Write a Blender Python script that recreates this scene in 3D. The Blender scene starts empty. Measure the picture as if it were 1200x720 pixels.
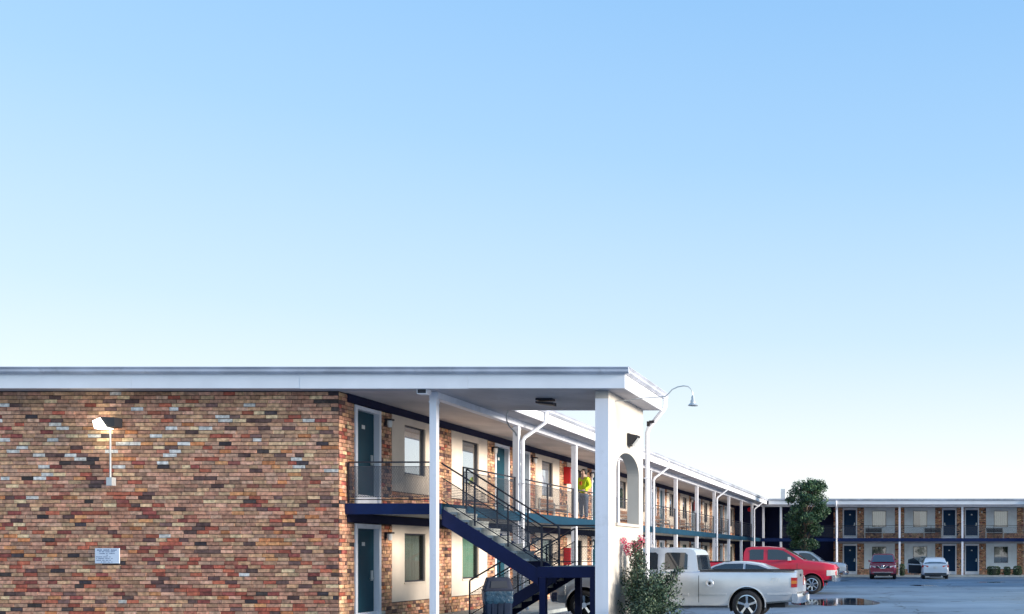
import bpy, bmesh, math, random
from mathutils import Vector, Matrix
C = bpy.context.scene.collection
scene = bpy.context.scene
PI = math.pi

# ---------------------------------------------------------------- camera
F = 1140.0                                     # focal length in photo pixels
cam = bpy.data.cameras.new('camera')
camo = bpy.data.objects.new('camera', cam); C.objects.link(camo)
camo.location = (0, 0, 1.73); camo.rotation_euler = (PI/2, 0, 0)
cam.sensor_width = 36; cam.lens = 36*F/1200
cam.shift_x = -453/1200; cam.shift_y = 288.5/1200
cam.clip_end = 3000
scene.camera = camo

# ---------------------------------------------------------------- light
SUN_AZ = math.radians(97); SUN_EL = math.radians(12)      # azimuth clockwise from +Y
w = bpy.data.worlds.new("World"); scene.world = w; w.use_nodes = True
nt = w.node_tree; nt.nodes.clear()
out = nt.nodes.new('ShaderNodeOutputWorld'); bg = nt.nodes.new('ShaderNodeBackground')
sky = nt.nodes.new('ShaderNodeTexSky'); sky.sky_type = 'NISHITA'; sky.sun_disc = False
sky.sun_elevation = SUN_EL; sky.sun_rotation = SUN_AZ
sky.altitude = 200; sky.air_density = 1.0; sky.dust_density = 0.6; sky.ozone_density = 1.6
bg.inputs['Strength'].default_value = 0.15
tc = nt.nodes.new('ShaderNodeTexCoord'); sp = nt.nodes.new('ShaderNodeSeparateXYZ'); nt.links.new(tc.outputs['Generated'], sp.inputs[0])
rp = nt.nodes.new('ShaderNodeValToRGB'); rp.color_ramp.interpolation = 'EASE'
E = rp.color_ramp.elements; E[0].position = 0.0; E[0].color = (0.74, 0.69, 0.74, 1); E[1].position = 0.49; E[1].color = (0.84, 0.97, 1.04, 1)
for p_, c_ in ((0.09, (0.84, 0.73, 0.74)), (0.213, (0.86, 0.73, 0.70)), (0.366, (0.87, 0.86, 0.86))): e_ = E.new(p_); e_.color = (*c_, 1)
nt.links.new(sp.outputs['Z'], rp.inputs[0])
tint = nt.nodes.new('ShaderNodeVectorMath'); tint.operation = 'MULTIPLY'          # hue of the clear sky by elevation, the same all round
nt.links.new(sky.outputs[0], tint.inputs[0]); nt.links.new(rp.outputs[0], tint.inputs[1])
r2 = nt.nodes.new('ShaderNodeValToRGB'); E = r2.color_ramp.elements; E[0].position = 0.0; E[0].color = (.80, .83, .84, 1); E[1].position = 1.0; E[1].color = (.15, .33, .68, 1)
for p_, c_ in ((0.078, (.82, .86, .87)), (0.213, (.54, .71, .84)), (0.366, (.35, .575, .83)), (0.49, (.26, .49, .80))): e_ = E.new(p_); e_.color = (*c_, 1)
nt.links.new(sp.outputs['Z'], r2.inputs[0])
hz = nt.nodes.new('ShaderNodeVectorMath'); hz.operation = 'SCALE'; hz.inputs['Scale'].default_value = 3.0; nt.links.new(r2.outputs[0], hz.inputs[0])
mxs = nt.nodes.new('ShaderNodeMix'); mxs.data_type = 'RGBA'; mxs.inputs['Factor'].default_value = 0.92      # thin even haze evens the clear sky out
nt.links.new(tint.outputs[0], mxs.inputs['A']); nt.links.new(hz.outputs[0], mxs.inputs['B'])
nt.links.new(mxs.outputs['Result'], bg.inputs['Color']); nt.links.new(bg.outputs[0], out.inputs[0])
sl = bpy.data.lights.new('sun', 'SUN'); sl.energy = 2.4; sl.angle = math.radians(16); sl.color = (1.0, 0.90, 0.79)
so = bpy.data.objects.new('sun', sl); C.objects.link(so)
d = Vector((math.sin(SUN_AZ)*math.cos(SUN_EL), math.cos(SUN_AZ)*math.cos(SUN_EL), math.sin(SUN_EL)))
so.rotation_euler = d.to_track_quat('Z', 'Y').to_euler(); so.location = (40, 20, 30)
scene.view_settings.view_transform = 'Standard'; scene.view_settings.look = 'None'
scene.view_settings.exposure = 1.45; scene.view_settings.gamma = 1.0

# ---------------------------------------------------------------- materials
MATS = {}
def mat(name, col, rough=0.6, metal=0.0, var=0.12, scale=3.0, bump=0.0, bscale=40.0, coat=0.0,
        attr=False, emit=None, spec=0.5, streak=0.0, dirt=None):
    if name in MATS: return MATS[name]
    m = bpy.data.materials.new(name); m.use_nodes = True; n = m.node_tree; N = n.nodes; L = n.links
    b = N['Principled BSDF']
    b.inputs['Roughness'].default_value = rough; b.inputs['Metallic'].default_value = metal
    b.inputs['Specular IOR Level'].default_value = spec
    if coat: b.inputs['Coat Weight'].default_value = coat; b.inputs['Coat Roughness'].default_value = 0.06
    g = N.new('ShaderNodeNewGeometry')
    base = None
    if attr:
        a = N.new('ShaderNodeAttribute'); a.attribute_name = 'col'; base = a.outputs['Color']
    else:
        r = N.new('ShaderNodeRGB'); r.outputs[0].default_value = (*col, 1); base = r.outputs[0]
    if var or streak:
        t = N.new('ShaderNodeTexNoise'); t.inputs['Scale'].default_value = scale; t.inputs['Detail'].default_value = 6
        mp = N.new('ShaderNodeMapping'); L.new(g.outputs['Position'], mp.inputs[0])
        if streak: mp.inputs['Scale'].default_value = (1, 1, 0.12)
        L.new(mp.outputs[0], t.inputs['Vector'])
        mr = N.new('ShaderNodeMapRange'); mr.inputs[1].default_value = 0.3; mr.inputs[2].default_value = 0.7
        mr.inputs[3].default_value = 1 - var - streak; mr.inputs[4].default_value = 1 + var
        L.new(t.outputs[0], mr.inputs[0])
        mx = N.new('ShaderNodeVectorMath'); mx.operation = 'SCALE'
        L.new(base, mx.inputs[0]); L.new(mr.outputs[0], mx.inputs['Scale']); base = mx.outputs[0]
    if dirt:
        t2 = N.new('ShaderNodeTexNoise'); t2.inputs['Scale'].default_value = 1.7; t2.inputs['Detail'].default_value = 8
        t2.inputs['Roughness'].default_value = 0.7; L.new(g.outputs['Position'], t2.inputs['Vector'])
        m2 = N.new('ShaderNodeMapRange'); m2.inputs[1].default_value = 0.56; m2.inputs[2].default_value = 0.75; m2.inputs[4].default_value = 0.5
        L.new(t2.outputs[0], m2.inputs[0])
        mi = N.new('ShaderNodeMix'); mi.data_type = 'RGBA'; L.new(m2.outputs[0], mi.inputs['Factor'])
        L.new(base, mi.inputs['A']); mi.inputs['B'].default_value = (*dirt, 1); base = mi.outputs['Result']
    L.new(base, b.inputs['Base Color'])
    if bump:
        t3 = N.new('ShaderNodeTexNoise'); t3.inputs['Scale'].default_value = bscale; t3.inputs['Detail'].default_value = 5
        L.new(g.outputs['Position'], t3.inputs['Vector'])
        bp = N.new('ShaderNodeBump'); bp.inputs['Strength'].default_value = bump; bp.inputs['Distance'].default_value = 0.02
        L.new(t3.outputs[0], bp.inputs['Height']); L.new(bp.outputs[0], b.inputs['Normal'])
    if emit:
        b.inputs['Emission Color'].default_value = (*emit[0], 1); b.inputs['Emission Strength'].default_value = emit[1]
    MATS[name] = m
    return m

M_white = mat('white_paint', (0.84, 0.86, 0.92), 0.5, var=0.05, streak=0.05, dirt=(0.5, 0.5, 0.5))
M_fascia = mat('fascia_paint', (0.90, 0.91, 0.93), 0.5, var=0.05, scale=1.5)
M_gutter = mat('gutter_metal', (0.50, 0.53, 0.60), 0.35, 0.0, var=0.22, scale=1.2, dirt=(0.16, 0.15, 0.15))
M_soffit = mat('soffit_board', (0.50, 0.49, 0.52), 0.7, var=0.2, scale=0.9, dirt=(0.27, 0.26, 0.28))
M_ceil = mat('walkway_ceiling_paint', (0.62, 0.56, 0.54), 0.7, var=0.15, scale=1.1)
M_cream = mat('cream_stucco', (0.74, 0.64, 0.53), 0.8, var=0.07, scale=2.5, bump=0.25, bscale=60)
M_pale = mat('pale_blue_panel', (0.76, 0.82, 0.85), 0.8, var=0.08, scale=2.5, bump=0.2, bscale=60)
M_stucco = mat('white_stucco', (0.57, 0.53, 0.47), 0.85, var=0.08, scale=1.6, bump=0.22, bscale=45, dirt=(0.44, 0.40, 0.35))
M_navy = mat('navy_paint', (0.004, 0.010, 0.060), 0.55, var=0.15, scale=4, spec=0.25)
M_band = mat('band_paint_shaded', (0.003, 0.017, 0.085), 0.55, var=0.15, scale=4, spec=0.25)  # balcony band paint with shade put into the colour
M_wire = mat('wire_steel', (0.06, 0.065, 0.08), 0.5)
M_teal = mat('band_paint_lit', (0.006, 0.046, 0.085), 0.6, var=0.15, scale=2, spec=0.25)  # the same band paint with the light on the long side put into the colour
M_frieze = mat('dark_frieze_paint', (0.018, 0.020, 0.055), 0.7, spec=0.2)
M_door = mat('teal_door_paint', (0.006, 0.055, 0.085), 0.5, var=0.1, scale=3, spec=0.3)
M_doorb = mat('blue_door_paint', (0.004, 0.036, 0.095), 0.6, var=0.1, scale=3, spec=0.2)
M_black = mat('black_iron', (0.012, 0.013, 0.025), 0.45, var=0.2)
M_brick = mat('brick_clay', (1, 1, 1), 0.85, var=0.42, scale=11, bump=0.6, bscale=70, attr=True, dirt=(0.34, 0.22, 0.16))
M_mortar = mat('mortar', (0.075, 0.052, 0.040), 0.95, var=0.3, scale=9, bump=0.6, bscale=60)
M_conc = mat('concrete', (0.38, 0.40, 0.38), 0.8, var=0.2, scale=4, bump=0.3, dirt=(0.2, 0.2, 0.2))
M_roof = mat('roof_felt', (0.30, 0.30, 0.32), 0.9, var=0.2)
M_frame = mat('dark_window_frame', (0.05, 0.05, 0.06), 0.4)
M_curtain = mat('curtain_cloth', (0.72, 0.72, 0.68), 0.9, var=0.05)
M_curtg = mat('green_curtain_cloth', (0.36, 0.52, 0.38), 0.9, var=0.05)
M_curtd = mat('grey_curtain_cloth', (0.40, 0.38, 0.32), 0.9, var=0.05)
M_chrome = mat('chrome', (0.75, 0.76, 0.78), 0.16, 1.0, var=0.03)
M_steel = mat('galvanised_steel', (0.55, 0.58, 0.58), 0.4, 0.5, var=0.15)
M_tyre = mat('tyre_rubber', (0.02, 0.021, 0.025), 0.8, var=0.2, scale=20)
M_plast = mat('black_plastic', (0.02, 0.022, 0.028), 0.5)
M_silver = mat('silver_paint', (0.70, 0.72, 0.74), 0.28, 0.6, var=0.04, coat=0.8)
M_silver2 = mat('white_silver_paint', (0.62, 0.64, 0.66), 0.35, 0.25, var=0.04, coat=0.8)
M_red = mat('red_paint', (0.60, 0.010, 0.040), 0.3, 0.0, var=0.04, coat=0.6)
M_maroon = mat('maroon_paint', (0.30, 0.010, 0.04), 0.28, 0.1, var=0.04, coat=1.0)
M_wcar = mat('white_car_paint', (0.78, 0.80, 0.82), 0.3, 0.0, var=0.03, coat=1.0)
M_glass = mat('tinted_glass', (0.012, 0.02, 0.03), 0.04, 0.0, var=0, spec=0.9, coat=0.6)
M_lampw = mat('white_plastic', (0.75, 0.75, 0.72), 0.4)
M_cabred = mat('red_cabinet_paint', (0.55, 0.01, 0.02), 0.4)
M_taill = mat('tail_light_red', (0.60, 0.02, 0.01), 0.15, coat=1.0)
M_amber = mat('tail_light_amber', (0.85, 0.25, 0.03), 0.15, coat=1.0)
M_headl = mat('head_light_clear', (0.75, 0.74, 0.70), 0.12, 0.2, coat=1.0)
M_leaf = mat('leaf_green', (0.045, 0.085, 0.045), 0.55, var=0.45, scale=2.2, attr=True)
M_bark = mat('bark', (0.16, 0.12, 0.09), 0.9, var=0.3, scale=12, bump=0.6)
M_flower = mat('pink_flower', (0.72, 0.05, 0.16), 0.6, var=0.3, scale=20)
M_wood = mat('brown_wood', (0.32, 0.17, 0.10), 0.6, var=0.3, scale=9)
M_skin = mat('skin', (0.50, 0.32, 0.24), 0.6)
M_hivis = mat('hi_vis_yellow', (0.62, 0.80, 0.02), 0.7, var=0.1, scale=6)
M_orange = mat('orange_patch', (0.80, 0.16, 0.03), 0.6)
M_jeans = mat('blue_jeans', (0.16, 0.21, 0.30), 0.8, var=0.2, scale=8)
M_hair = mat('dark_hair', (0.03, 0.025, 0.02), 0.7)
M_bin = mat('bin_blue_plastic', (0.006, 0.014, 0.034), 0.65, spec=0.2, var=0.3, scale=4, dirt=(0.012, 0.022, 0.04))
M_lid = mat('bin_lid_plastic', (0.022, 0.027, 0.045), 0.6, spec=0.25, var=0.2, scale=5)
M_bag = mat('bin_bag_film', (0.014, 0.045, 0.08), 0.4, var=0.3, scale=9, bump=1.0, bscale=14)
M_sign = mat('sign_white', (0.70, 0.78, 0.88), 0.4, var=0.05)
M_ink = mat('sign_ink', (0.04, 0.09, 0.22), 0.6)

def glass_pane(name='window_glass', bias=0.55, ior=1.9):
    m = bpy.data.materials.new(name); m.use_nodes = True; N = m.node_tree.nodes; L = m.node_tree.links
    N.remove(N['Principled BSDF']); o = N['Material Output']
    g = N.new('ShaderNodeBsdfGlossy'); g.inputs['Roughness'].default_value = 0.02; g.inputs['Color'].default_value = (0.95, 0.97, 1, 1)
    t = N.new('ShaderNodeBsdfTransparent'); t.inputs['Color'].default_value = (0.75, 0.8, 0.8, 1)
    f = N.new('ShaderNodeFresnel'); f.inputs['IOR'].default_value = ior
    ma = N.new('ShaderNodeMath'); ma.operation = 'ADD'; ma.inputs[1].default_value = bias; ma.use_clamp = True
    x = N.new('ShaderNodeMixShader'); L.new(f.outputs[0], ma.inputs[0])
    gg = N.new('ShaderNodeNewGeometry'); iv = N.new('ShaderNodeMath'); iv.operation = 'SUBTRACT'; iv.inputs[0].default_value = 1.0; L.new(gg.outputs['Backfacing'], iv.inputs[1])
    mu = N.new('ShaderNodeMath'); mu.operation = 'MULTIPLY'; L.new(ma.outputs[0], mu.inputs[0]); L.new(iv.outputs[0], mu.inputs[1]); L.new(mu.outputs[0], x.inputs[0])
    L.new(t.outputs[0], x.inputs[1]); L.new(g.outputs[0], x.inputs[2]); L.new(x.outputs[0], o.inputs[0])
    return m
M_pane = glass_pane()
M_pane_low = glass_pane('window_glass_clear', 0.0, 1.35)
M_pane_far = glass_pane('window_glass_far', 0.12)

def asphalt_mat():
    m = bpy.data.materials.new('asphalt'); m.use_nodes = True; n = m.node_tree; N = n.nodes; L = n.links
    b = N['Principled BSDF']; g = N.new('ShaderNodeNewGeometry')
    def noise(s, det=6, sc=(1, 1, 1)):
        mp = N.new('ShaderNodeMapping'); mp.inputs['Scale'].default_value = sc; L.new(g.outputs['Position'], mp.inputs[0])
        t = N.new('ShaderNodeTexNoise'); t.inputs['Scale'].default_value = s; t.inputs['Detail'].default_value = det
        L.new(mp.outputs[0], t.inputs['Vector']); return t.outputs[0]
    big = noise(0.30, 9, (.5, 0.8, 1)); fine = noise(60, 3)
    cr = N.new('ShaderNodeValToRGB'); cr.color_ramp.elements[0].position = 0.35; cr.color_ramp.elements[0].color = (0.095, 0.145, 0.200, 1)
    cr.color_ramp.elements[1].position = 0.68; cr.color_ramp.elements[1].color = (0.210, 0.290, 0.370, 1); L.new(big, cr.inputs[0])
    mf = N.new('ShaderNodeMapRange'); mf.inputs[3].default_value = 0.75; mf.inputs[4].default_value = 1.25; L.new(fine, mf.inputs[0])
    sc = N.new('ShaderNodeVectorMath'); sc.operation = 'SCALE'; L.new(cr.outputs[0], sc.inputs[0]); L.new(mf.outputs[0], sc.inputs['Scale'])
    # cracks
    mp = N.new('ShaderNodeMapping'); L.new(g.outputs['Position'], mp.inputs[0])
    wn = N.new('ShaderNodeTexNoise'); wn.inputs['Scale'].default_value = 0.7; L.new(mp.outputs[0], wn.inputs['Vector'])
    ad = N.new('ShaderNodeMix'); ad.data_type = 'VECTOR'; ad.inputs['Factor'].default_value = 0.22
    L.new(mp.outputs[0], ad.inputs['A'])
    s2 = N.new('ShaderNodeVectorMath'); s2.operation = 'SCALE'; s2.inputs['Scale'].default_value = 10; L.new(wn.outputs['Color'], s2.inputs[0])
    L.new(s2.outputs[0], ad.inputs['B'])
    v = N.new('ShaderNodeTexVoronoi'); v.feature = 'DISTANCE_TO_EDGE'; v.inputs['Scale'].default_value = 0.22; L.new(ad.outputs['Result'], v.inputs['Vector'])
    lt = N.new('ShaderNodeMapRange'); lt.inputs[1].default_value = 0.0; lt.inputs[2].default_value = 0.013; lt.inputs[3].default_value = 0.22; lt.inputs[4].default_value = 1.0
    L.new(v.outputs['Distance'], lt.inputs[0])
    sc2 = N.new('ShaderNodeVectorMath'); sc2.operation = 'SCALE'; L.new(sc.outputs[0], sc2.inputs[0]); L.new(lt.outputs[0], sc2.inputs['Scale'])
    so_ = noise(0.55, 6); ms = N.new('ShaderNodeMapRange'); ms.inputs[1].default_value = 0.56; ms.inputs[2].default_value = 0.68; ms.inputs[3].default_value = 1.0; ms.inputs[4].default_value = 0.62; L.new(so_, ms.inputs[0])
    sc3 = N.new('ShaderNodeVectorMath'); sc3.operation = 'SCALE'; L.new(sc2.outputs[0], sc3.inputs[0]); L.new(ms.outputs[0], sc3.inputs['Scale'])
    L.new(sc3.outputs[0], b.inputs['Base Color'])
    wet = noise(0.10, 4, (0.7, 1, 1)); mr = N.new('ShaderNodeMapRange'); mr.inputs[1].default_value = 0.38; mr.inputs[2].default_value = 0.62
    mr.inputs[3].default_value = 0.75; mr.inputs[4].default_value = 0.42; L.new(wet, mr.inputs[0])
    vd = N.new('ShaderNodeVectorMath'); vd.operation = 'SUBTRACT'; vd.inputs[1].default_value = (6.5, 38, 0); L.new(g.outputs['Position'], vd.inputs[0])
    vs_ = N.new('ShaderNodeVectorMath'); vs_.operation = 'MULTIPLY'; vs_.inputs[1].default_value = (0.19, 0.085, 0); L.new(vd.outputs[0], vs_.inputs[0])
    ln = N.new('ShaderNodeVectorMath'); ln.operation = 'LENGTH'; L.new(vs_.outputs[0], ln.inputs[0])
    nb = N.new('ShaderNodeMath'); nb.operation = 'ADD'; L.new(ln.outputs['Value'], nb.inputs[0]); L.new(noise(0.5, 5), nb.inputs[1])
    sm = N.new('ShaderNodeMapRange'); sm.interpolation_type = 'SMOOTHSTEP'; sm.inputs[1].default_value = 0.75; sm.inputs[2].default_value = 1.6; L.new(nb.outputs[0], sm.inputs[0])
    rx = N.new('ShaderNodeMix'); rx.inputs['A'].default_value = 0.30; L.new(sm.outputs[0], rx.inputs['Factor']); L.new(mr.outputs[0], rx.inputs['B']); L.new(rx.outputs['Result'], b.inputs['Roughness'])
    bp = N.new('ShaderNodeBump'); bp.inputs['Strength'].default_value = 0.4; bp.inputs['Distance'].default_value = 0.01
    L.new(fine, bp.inputs['Height']); L.new(bp.outputs[0], b.inputs['Normal'])
    return m
M_asph = asphalt_mat()
M_water = mat('puddle_water', (0.03, 0.04, 0.05), 0.03, var=0, spec=1.0, coat=1.0)
M_wet = mat('wet_asphalt', (0.06, 0.075, 0.09), 0.24, var=0.3, scale=0.8, spec=0.9)

# ---------------------------------------------------------------- mesh helpers
ORG = {}
class MB:
    def __init__(s): s.v = []; s.f = []; s.c = []
    def add(s, vs, fs, col=None):
        o = len(s.v); s.v += [tuple(v) for v in vs]
        for f in fs: s.f.append(tuple(o+i for i in f)); s.c.append(col)
        return s
    def box(s, a, b, col=None):
        x0, x1 = sorted((a[0], b[0])); y0, y1 = sorted((a[1], b[1])); z0, z1 = sorted((a[2], b[2]))
        return s.add([(x0,y0,z0),(x1,y0,z0),(x1,y1,z0),(x0,y1,z0),(x0,y0,z1),(x1,y0,z1),(x1,y1,z1),(x0,y1,z1)],
              [(0,3,2,1),(4,5,6,7),(0,1,5,4),(1,2,6,5),(2,3,7,6),(3,0,4,7)], col)
    def hexa(s, p, col=None):   # 8 points bottom 4, top 4
        return s.add(p, [(0,3,2,1),(4,5,6,7),(0,1,5,4),(1,2,6,5),(2,3,7,6),(3,0,4,7)], col)
    def tube(s, pts, r, n=8, col=None, cap=True):
        pts = [Vector(p) for p in pts]; rs = r if isinstance(r, (list, tuple)) else [r]*len(pts)
        rings = []; prev = None
        for i, p in enumerate(pts):
            t = (pts[min(i+1, len(pts)-1)] - pts[max(i-1, 0)]).normalized()
            if prev is None:
                a = t.cross(Vector((0, 0, 1)))
                if a.length < 0.05: a = t.cross(Vector((1, 0, 0)))
            else: a = prev - t*prev.dot(t)
            a.normalize(); prev = a; b = a.cross(t)
            rings.append([p + (a*math.cos(2*PI*k/n+PI/n) + b*math.sin(2*PI*k/n+PI/n))*rs[i] for k in range(n)])
        vs = [q for rg in rings for q in rg]; fs = []
        for i in range(len(pts)-1):
            for k in range(n): fs.append((i*n+k, i*n+(k+1) % n, (i+1)*n+(k+1) % n, (i+1)*n+k))
        if cap: fs.append(tuple(range(n-1, -1, -1))); fs.append(tuple((len(pts)-1)*n+k for k in range(n)))
        return s.add(vs, fs, col)
    def lathe(s, prof, axis='Z', c=(0, 0, 0), n=24, col=None):     # prof: (r, h)
        vs = []; fs = []
        for (r, h) in prof:
            for k in range(n):
                a = 2*PI*k/n; x, y = r*math.cos(a), r*math.sin(a)
                p = {'Z': (x, y, h), 'Y': (x, h, y), 'X': (h, x, y)}[axis]
                vs.append((p[0]+c[0], p[1]+c[1], p[2]+c[2]))
        for i in range(len(prof)-1):
            for k in range(n): fs.append((i*n+k, i*n+(k+1) % n, (i+1)*n+(k+1) % n, (i+1)*n+k))
        return s.add(vs, fs, col)
    def prism(s, poly, ax, h0, h1, col=None):     # poly 2D in other two axes
        def P(a, b, h): return {'Y': (a, h, b), 'X': (h, a, b), 'Z': (a, b, h)}[ax]
        n = len(poly); vs = [P(a, b, h0) for a, b in poly] + [P(a, b, h1) for a, b in poly]
        fs = [tuple(range(n)), tuple(range(2*n-1, n-1, -1))] + [(i, i+n, (i+1) % n+n, (i+1) % n) for i in range(n)]
        return s.add(vs, fs, col)
    def build(s, name, m, parent=None, smooth=False, sharp=35, org=None, fix=True):
        me = bpy.data.meshes.new(name)
        o = org if org is not None else (ORG.get(parent.name, Vector((0, 0, 0))) if parent else Vector((0, 0, 0)))
        me.from_pydata([(v[0]-o[0], v[1]-o[1], v[2]-o[2]) for v in s.v], [], s.f)
        if any(c is not None for c in s.c):
            a = me.color_attributes.new('col', 'FLOAT_COLOR', 'CORNER'); k = 0; buf = []
            for f, c in zip(s.f, s.c):
                buf += list((*(c or (.5, .5, .5)), 1))*len(f)
            a.data.foreach_set('color', buf)
        if fix:
            bm = bmesh.new(); bm.from_mesh(me); bmesh.ops.recalc_face_normals(bm, faces=bm.faces); bm.to_mesh(me); bm.free()
        if smooth:
            me.polygons.foreach_set('use_smooth', [True]*len(me.polygons)); me.set_sharp_from_angle(angle=math.radians(sharp))
        me.materials.append(m)
        ob = bpy.data.objects.new(name, me); C.objects.link(ob)
        if parent: ob.parent = parent; ORG[ob.name] = o
        elif org is not None: ob.location = o
        return ob

def tag(o, label=None, cat=None, group=None, kind=None):
    if label: o['label'] = label
    if cat: o['category'] = cat
    if group: o['group'] = group
    if kind: o['kind'] = kind
    return o
def thing(name, label, cat, loc=(0, 0, 0), rz=0, group=None, local=False):
    o = bpy.data.objects.new(name, None); C.objects.link(o); o.location = loc; o.rotation_euler = (0, 0, rz)
    o.empty_display_size = 0.2
    ORG[o.name] = Vector((0, 0, 0)) if local else Vector(loc)
    return tag(o, label, cat, group)
def bx(name, a, b, m, parent=None): return MB().box(a, b).build(name, m, parent)

# ---------------------------------------------------------------- setting
g = MB(); g.add([(-600, -300, 0), (600, -300, 0), (600, 1200, 0), (-600, 1200, 0)], [(0, 1, 2, 3)])
tag(g.build('ground', M_asph), kind='structure')
g = MB(); g.box((-24, 21.2, -0.05), (-9.95, 74.4, 0.1)); tag(g.build('walkway_pavement', M_conc), kind='structure')
g = MB(); g.box((-9.93, 71.4, -0.05), (26, 75.4, 0.1)); tag(g.build('pavement', M_conc), kind='structure')
g = MB(); g.prism([(-8.3, 21.3), (-4.9, 21.3), (-4.7, 22.0), (-4.7, 24.2), (-4.95, 24.7), (-8.3, 24.7)], 'Z', -0.05, 0.12)
tag(g.build('kerb_island', M_conc), kind='structure')

def blob(cx, cy, rx, ry, seed, n=48, rough=0.25):
    r = random.Random(seed); ph = [r.uniform(0, 6.28) for _ in range(6)]; pts = []
    for k in range(n):
        a = 2*PI*k/n; q = 1+sum(rough/(j+1)*math.sin((j+2)*a+ph[j]) for j in range(6))
        pts.append((cx+rx*q*math.cos(a), cy+ry*q*math.sin(a), 0.004))
    return pts
def sheet(name, pts, m):
    b = MB(); b.add(pts, [tuple(range(len(pts)))]); return tag(b.build(name, m), kind='structure')
sheet('puddle', blob(-2.2, 34.6, 1.25, 3.2, 3, rough=0.2), M_water)
sheet('puddle', blob(1.35, 52.0, 0.75, 0.9, 5), M_water)
sheet('puddle', blob(5.6, 58.0, 0.6, 0.9, 8), M_water)

# ---------------------------------------------------------------- bricks
TAN = [(0.54, 0.31, 0.185), (0.62, 0.38, 0.235), (0.46, 0.26, 0.165), (0.56, 0.34, 0.25), (0.68, 0.46, 0.29), (0.40, 0.23, 0.165), (0.50, 0.28, 0.19)]
PINK = [(0.58, 0.29, 0.20), (0.48, 0.24, 0.17), (0.64, 0.34, 0.25)]
REDB = [(0.38, 0.085, 0.055), (0.46, 0.12, 0.07), (0.28, 0.06, 0.055), (0.40, 0.14, 0.10)]
ORN = [(0.58, 0.22, 0.09), (0.64, 0.29, 0.13)]
DRK = [(0.085, 0.04, 0.045), (0.11, 0.06, 0.06), (0.15, 0.08, 0.08)]
BLK = [(0.022, 0.02, 0.035), (0.03, 0.025, 0.03)]
WHT = [(0.80, 0.76, 0.70), (0.70, 0.65, 0.58)]
def brick_col(r, red=0.5, white=0.02):
    q = r.random()
    if q < white: return r.choice(WHT)
    l_ = r.choice((.76, .92, 1.08, 1.26)); return tuple(min(.85, l_*(.92*k_*c+.08*m_)) for k_, c, m_ in zip((1.13, 1.08, 0.97), brick_col2(r, red), (.46, .31, .22)))
def brick_col2(r, red):
    q = r.random()
    if q < 0.014+0.014*red: return r.choice(BLK)
    if q < 0.014+0.05+0.05*red: return r.choice(DRK)
    if q < 0.09+0.25*red: return r.choice(REDB)
    if q < 0.17+0.36*red: return r.choice(ORN) if r.random() < 0.3 else r.choice(PINK)
    if q < 0.34+0.36*red: return r.choice(PINK)
    return r.choice(TAN)
def brick_verts(r, L, H, D, j=0.004):
    def q(): return r.uniform(-j, j)
    return [(0+q(), 0, q()), (L+q(), 0, q()), (L+q(), D+q(), q()), (0+q(), D+q(), q()),
            (0+q(), 0, H+q()), (L+q(), 0, H+q()), (L+q(), D+q(), H+q()), (0+q(), D+q(), H+q())]
BF = [(3, 2, 6, 7), (0, 3, 7, 4), (1, 5, 6, 2), (4, 7, 6, 5), (0, 1, 2, 3)]
def bricks_on(mb, T, u0, u1, z0, z1, seed, pitch=0.0853, L0=0.22, red=0.3, v0=0.0, D=0.018, flip=True):
    """fill a wall rectangle with brick faces standing proud of the mortar"""
    r = random.Random(seed); z = z0; row = 0
    while z < z1-0.03:
        h = min(pitch, z1-z); u = u0 - (0.5*L0 if row % 2 else 0)
        while u < u1-0.01:
            L = L0*r.uniform(0.85, 1.15); a = max(u, u0); b = min(u+L, u1)
            if b-a > 0.035:
                vs = brick_verts(r, b-a-0.011, h-0.013, D*r.uniform(0.6, 1.5))
                mb.add([T(a+x, v0+y, z+zz) for x, y, zz in vs], [f[::-1] for f in BF] if flip else BF, brick_col(r, red, 0.008))
            u += L
        z += pitch; row += 1

# ---------------------------------------------------------------- long wing
WING = thing('motel_wing', 'long two storey brick motel wing with white eaves, blue balcony band and arched portico', 'building', (-12.4, 21.55, 0))
XW = -12.4
GY = 21.55
# gable wall
gw = bx('gable_wall', (-24, GY, 0), (XW-0.201, GY+0.25, 5.32), M_mortar, WING)
rr = random.Random(7)
allb = []
z = 0.02; row = 0
while z < 5.30:
    u = XW - 11.6 + (0.14 if row % 2 else 0)
    while u < XW:
        L = rr.choice([0.27]*6+[0.25, 0.29, 0.20, 0.31])*rr.uniform(0.94, 1.06)
        e = min(u+L, XW)
        if XW-e < 0.08: e = XW
        if e-u > 0.05:
            zz = z/5.3; white = 0.004 + (0.045 if 0.62 < zz < 0.97 else 0)
            red = max(0.22, 1.05-1.15*zz) + 0.5*math.sin(u*1.7+z*2.1)*0.4
            allb.append((u, z, e-u, brick_col(rr, max(0, min(1.1, red)), white)))
        u = e if e == XW else u+L
    z += 0.0853; row += 1
vis = [b for b in allb if b[0] > -19.8 and b[1] > 0.42]
vis.sort(key=lambda b: -b[2]); pick = set(id(b) for b in vis[:296])
VAR = {}
stuff = MB()
for b in allb:
    u, z, L, c = b
    if id(b) in pick:
        key = tuple(round(q, 3) for q in c)
        if key not in VAR:
            q = MB(); q.add([(x, -y, zz) for x, y, zz in brick_verts(rr, 0.27, 0.070, 0.02, .005)], BF, c)
            t = q.build('brick', M_brick); VAR[key] = t.data; bpy.data.objects.remove(t)
        o = bpy.data.objects.new('brick', VAR[key]); C.objects.link(o); o.parent = gw
        o.location = Vector((u, GY, z+0.006)) - WING.location; o.scale = ((L-0.010)/0.27, rr.uniform(0.45, .65), 1)
    else:
        vs = brick_verts(rr, L-0.010, 0.070, 0.02*rr.uniform(0.45, .65))
        stuff.add([(u+x, GY-y, z+0.006+zz) for x, y, zz in vs], BF, c)
tag(stuff.build('brickwork', M_brick, gw), kind='stuff')

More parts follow.
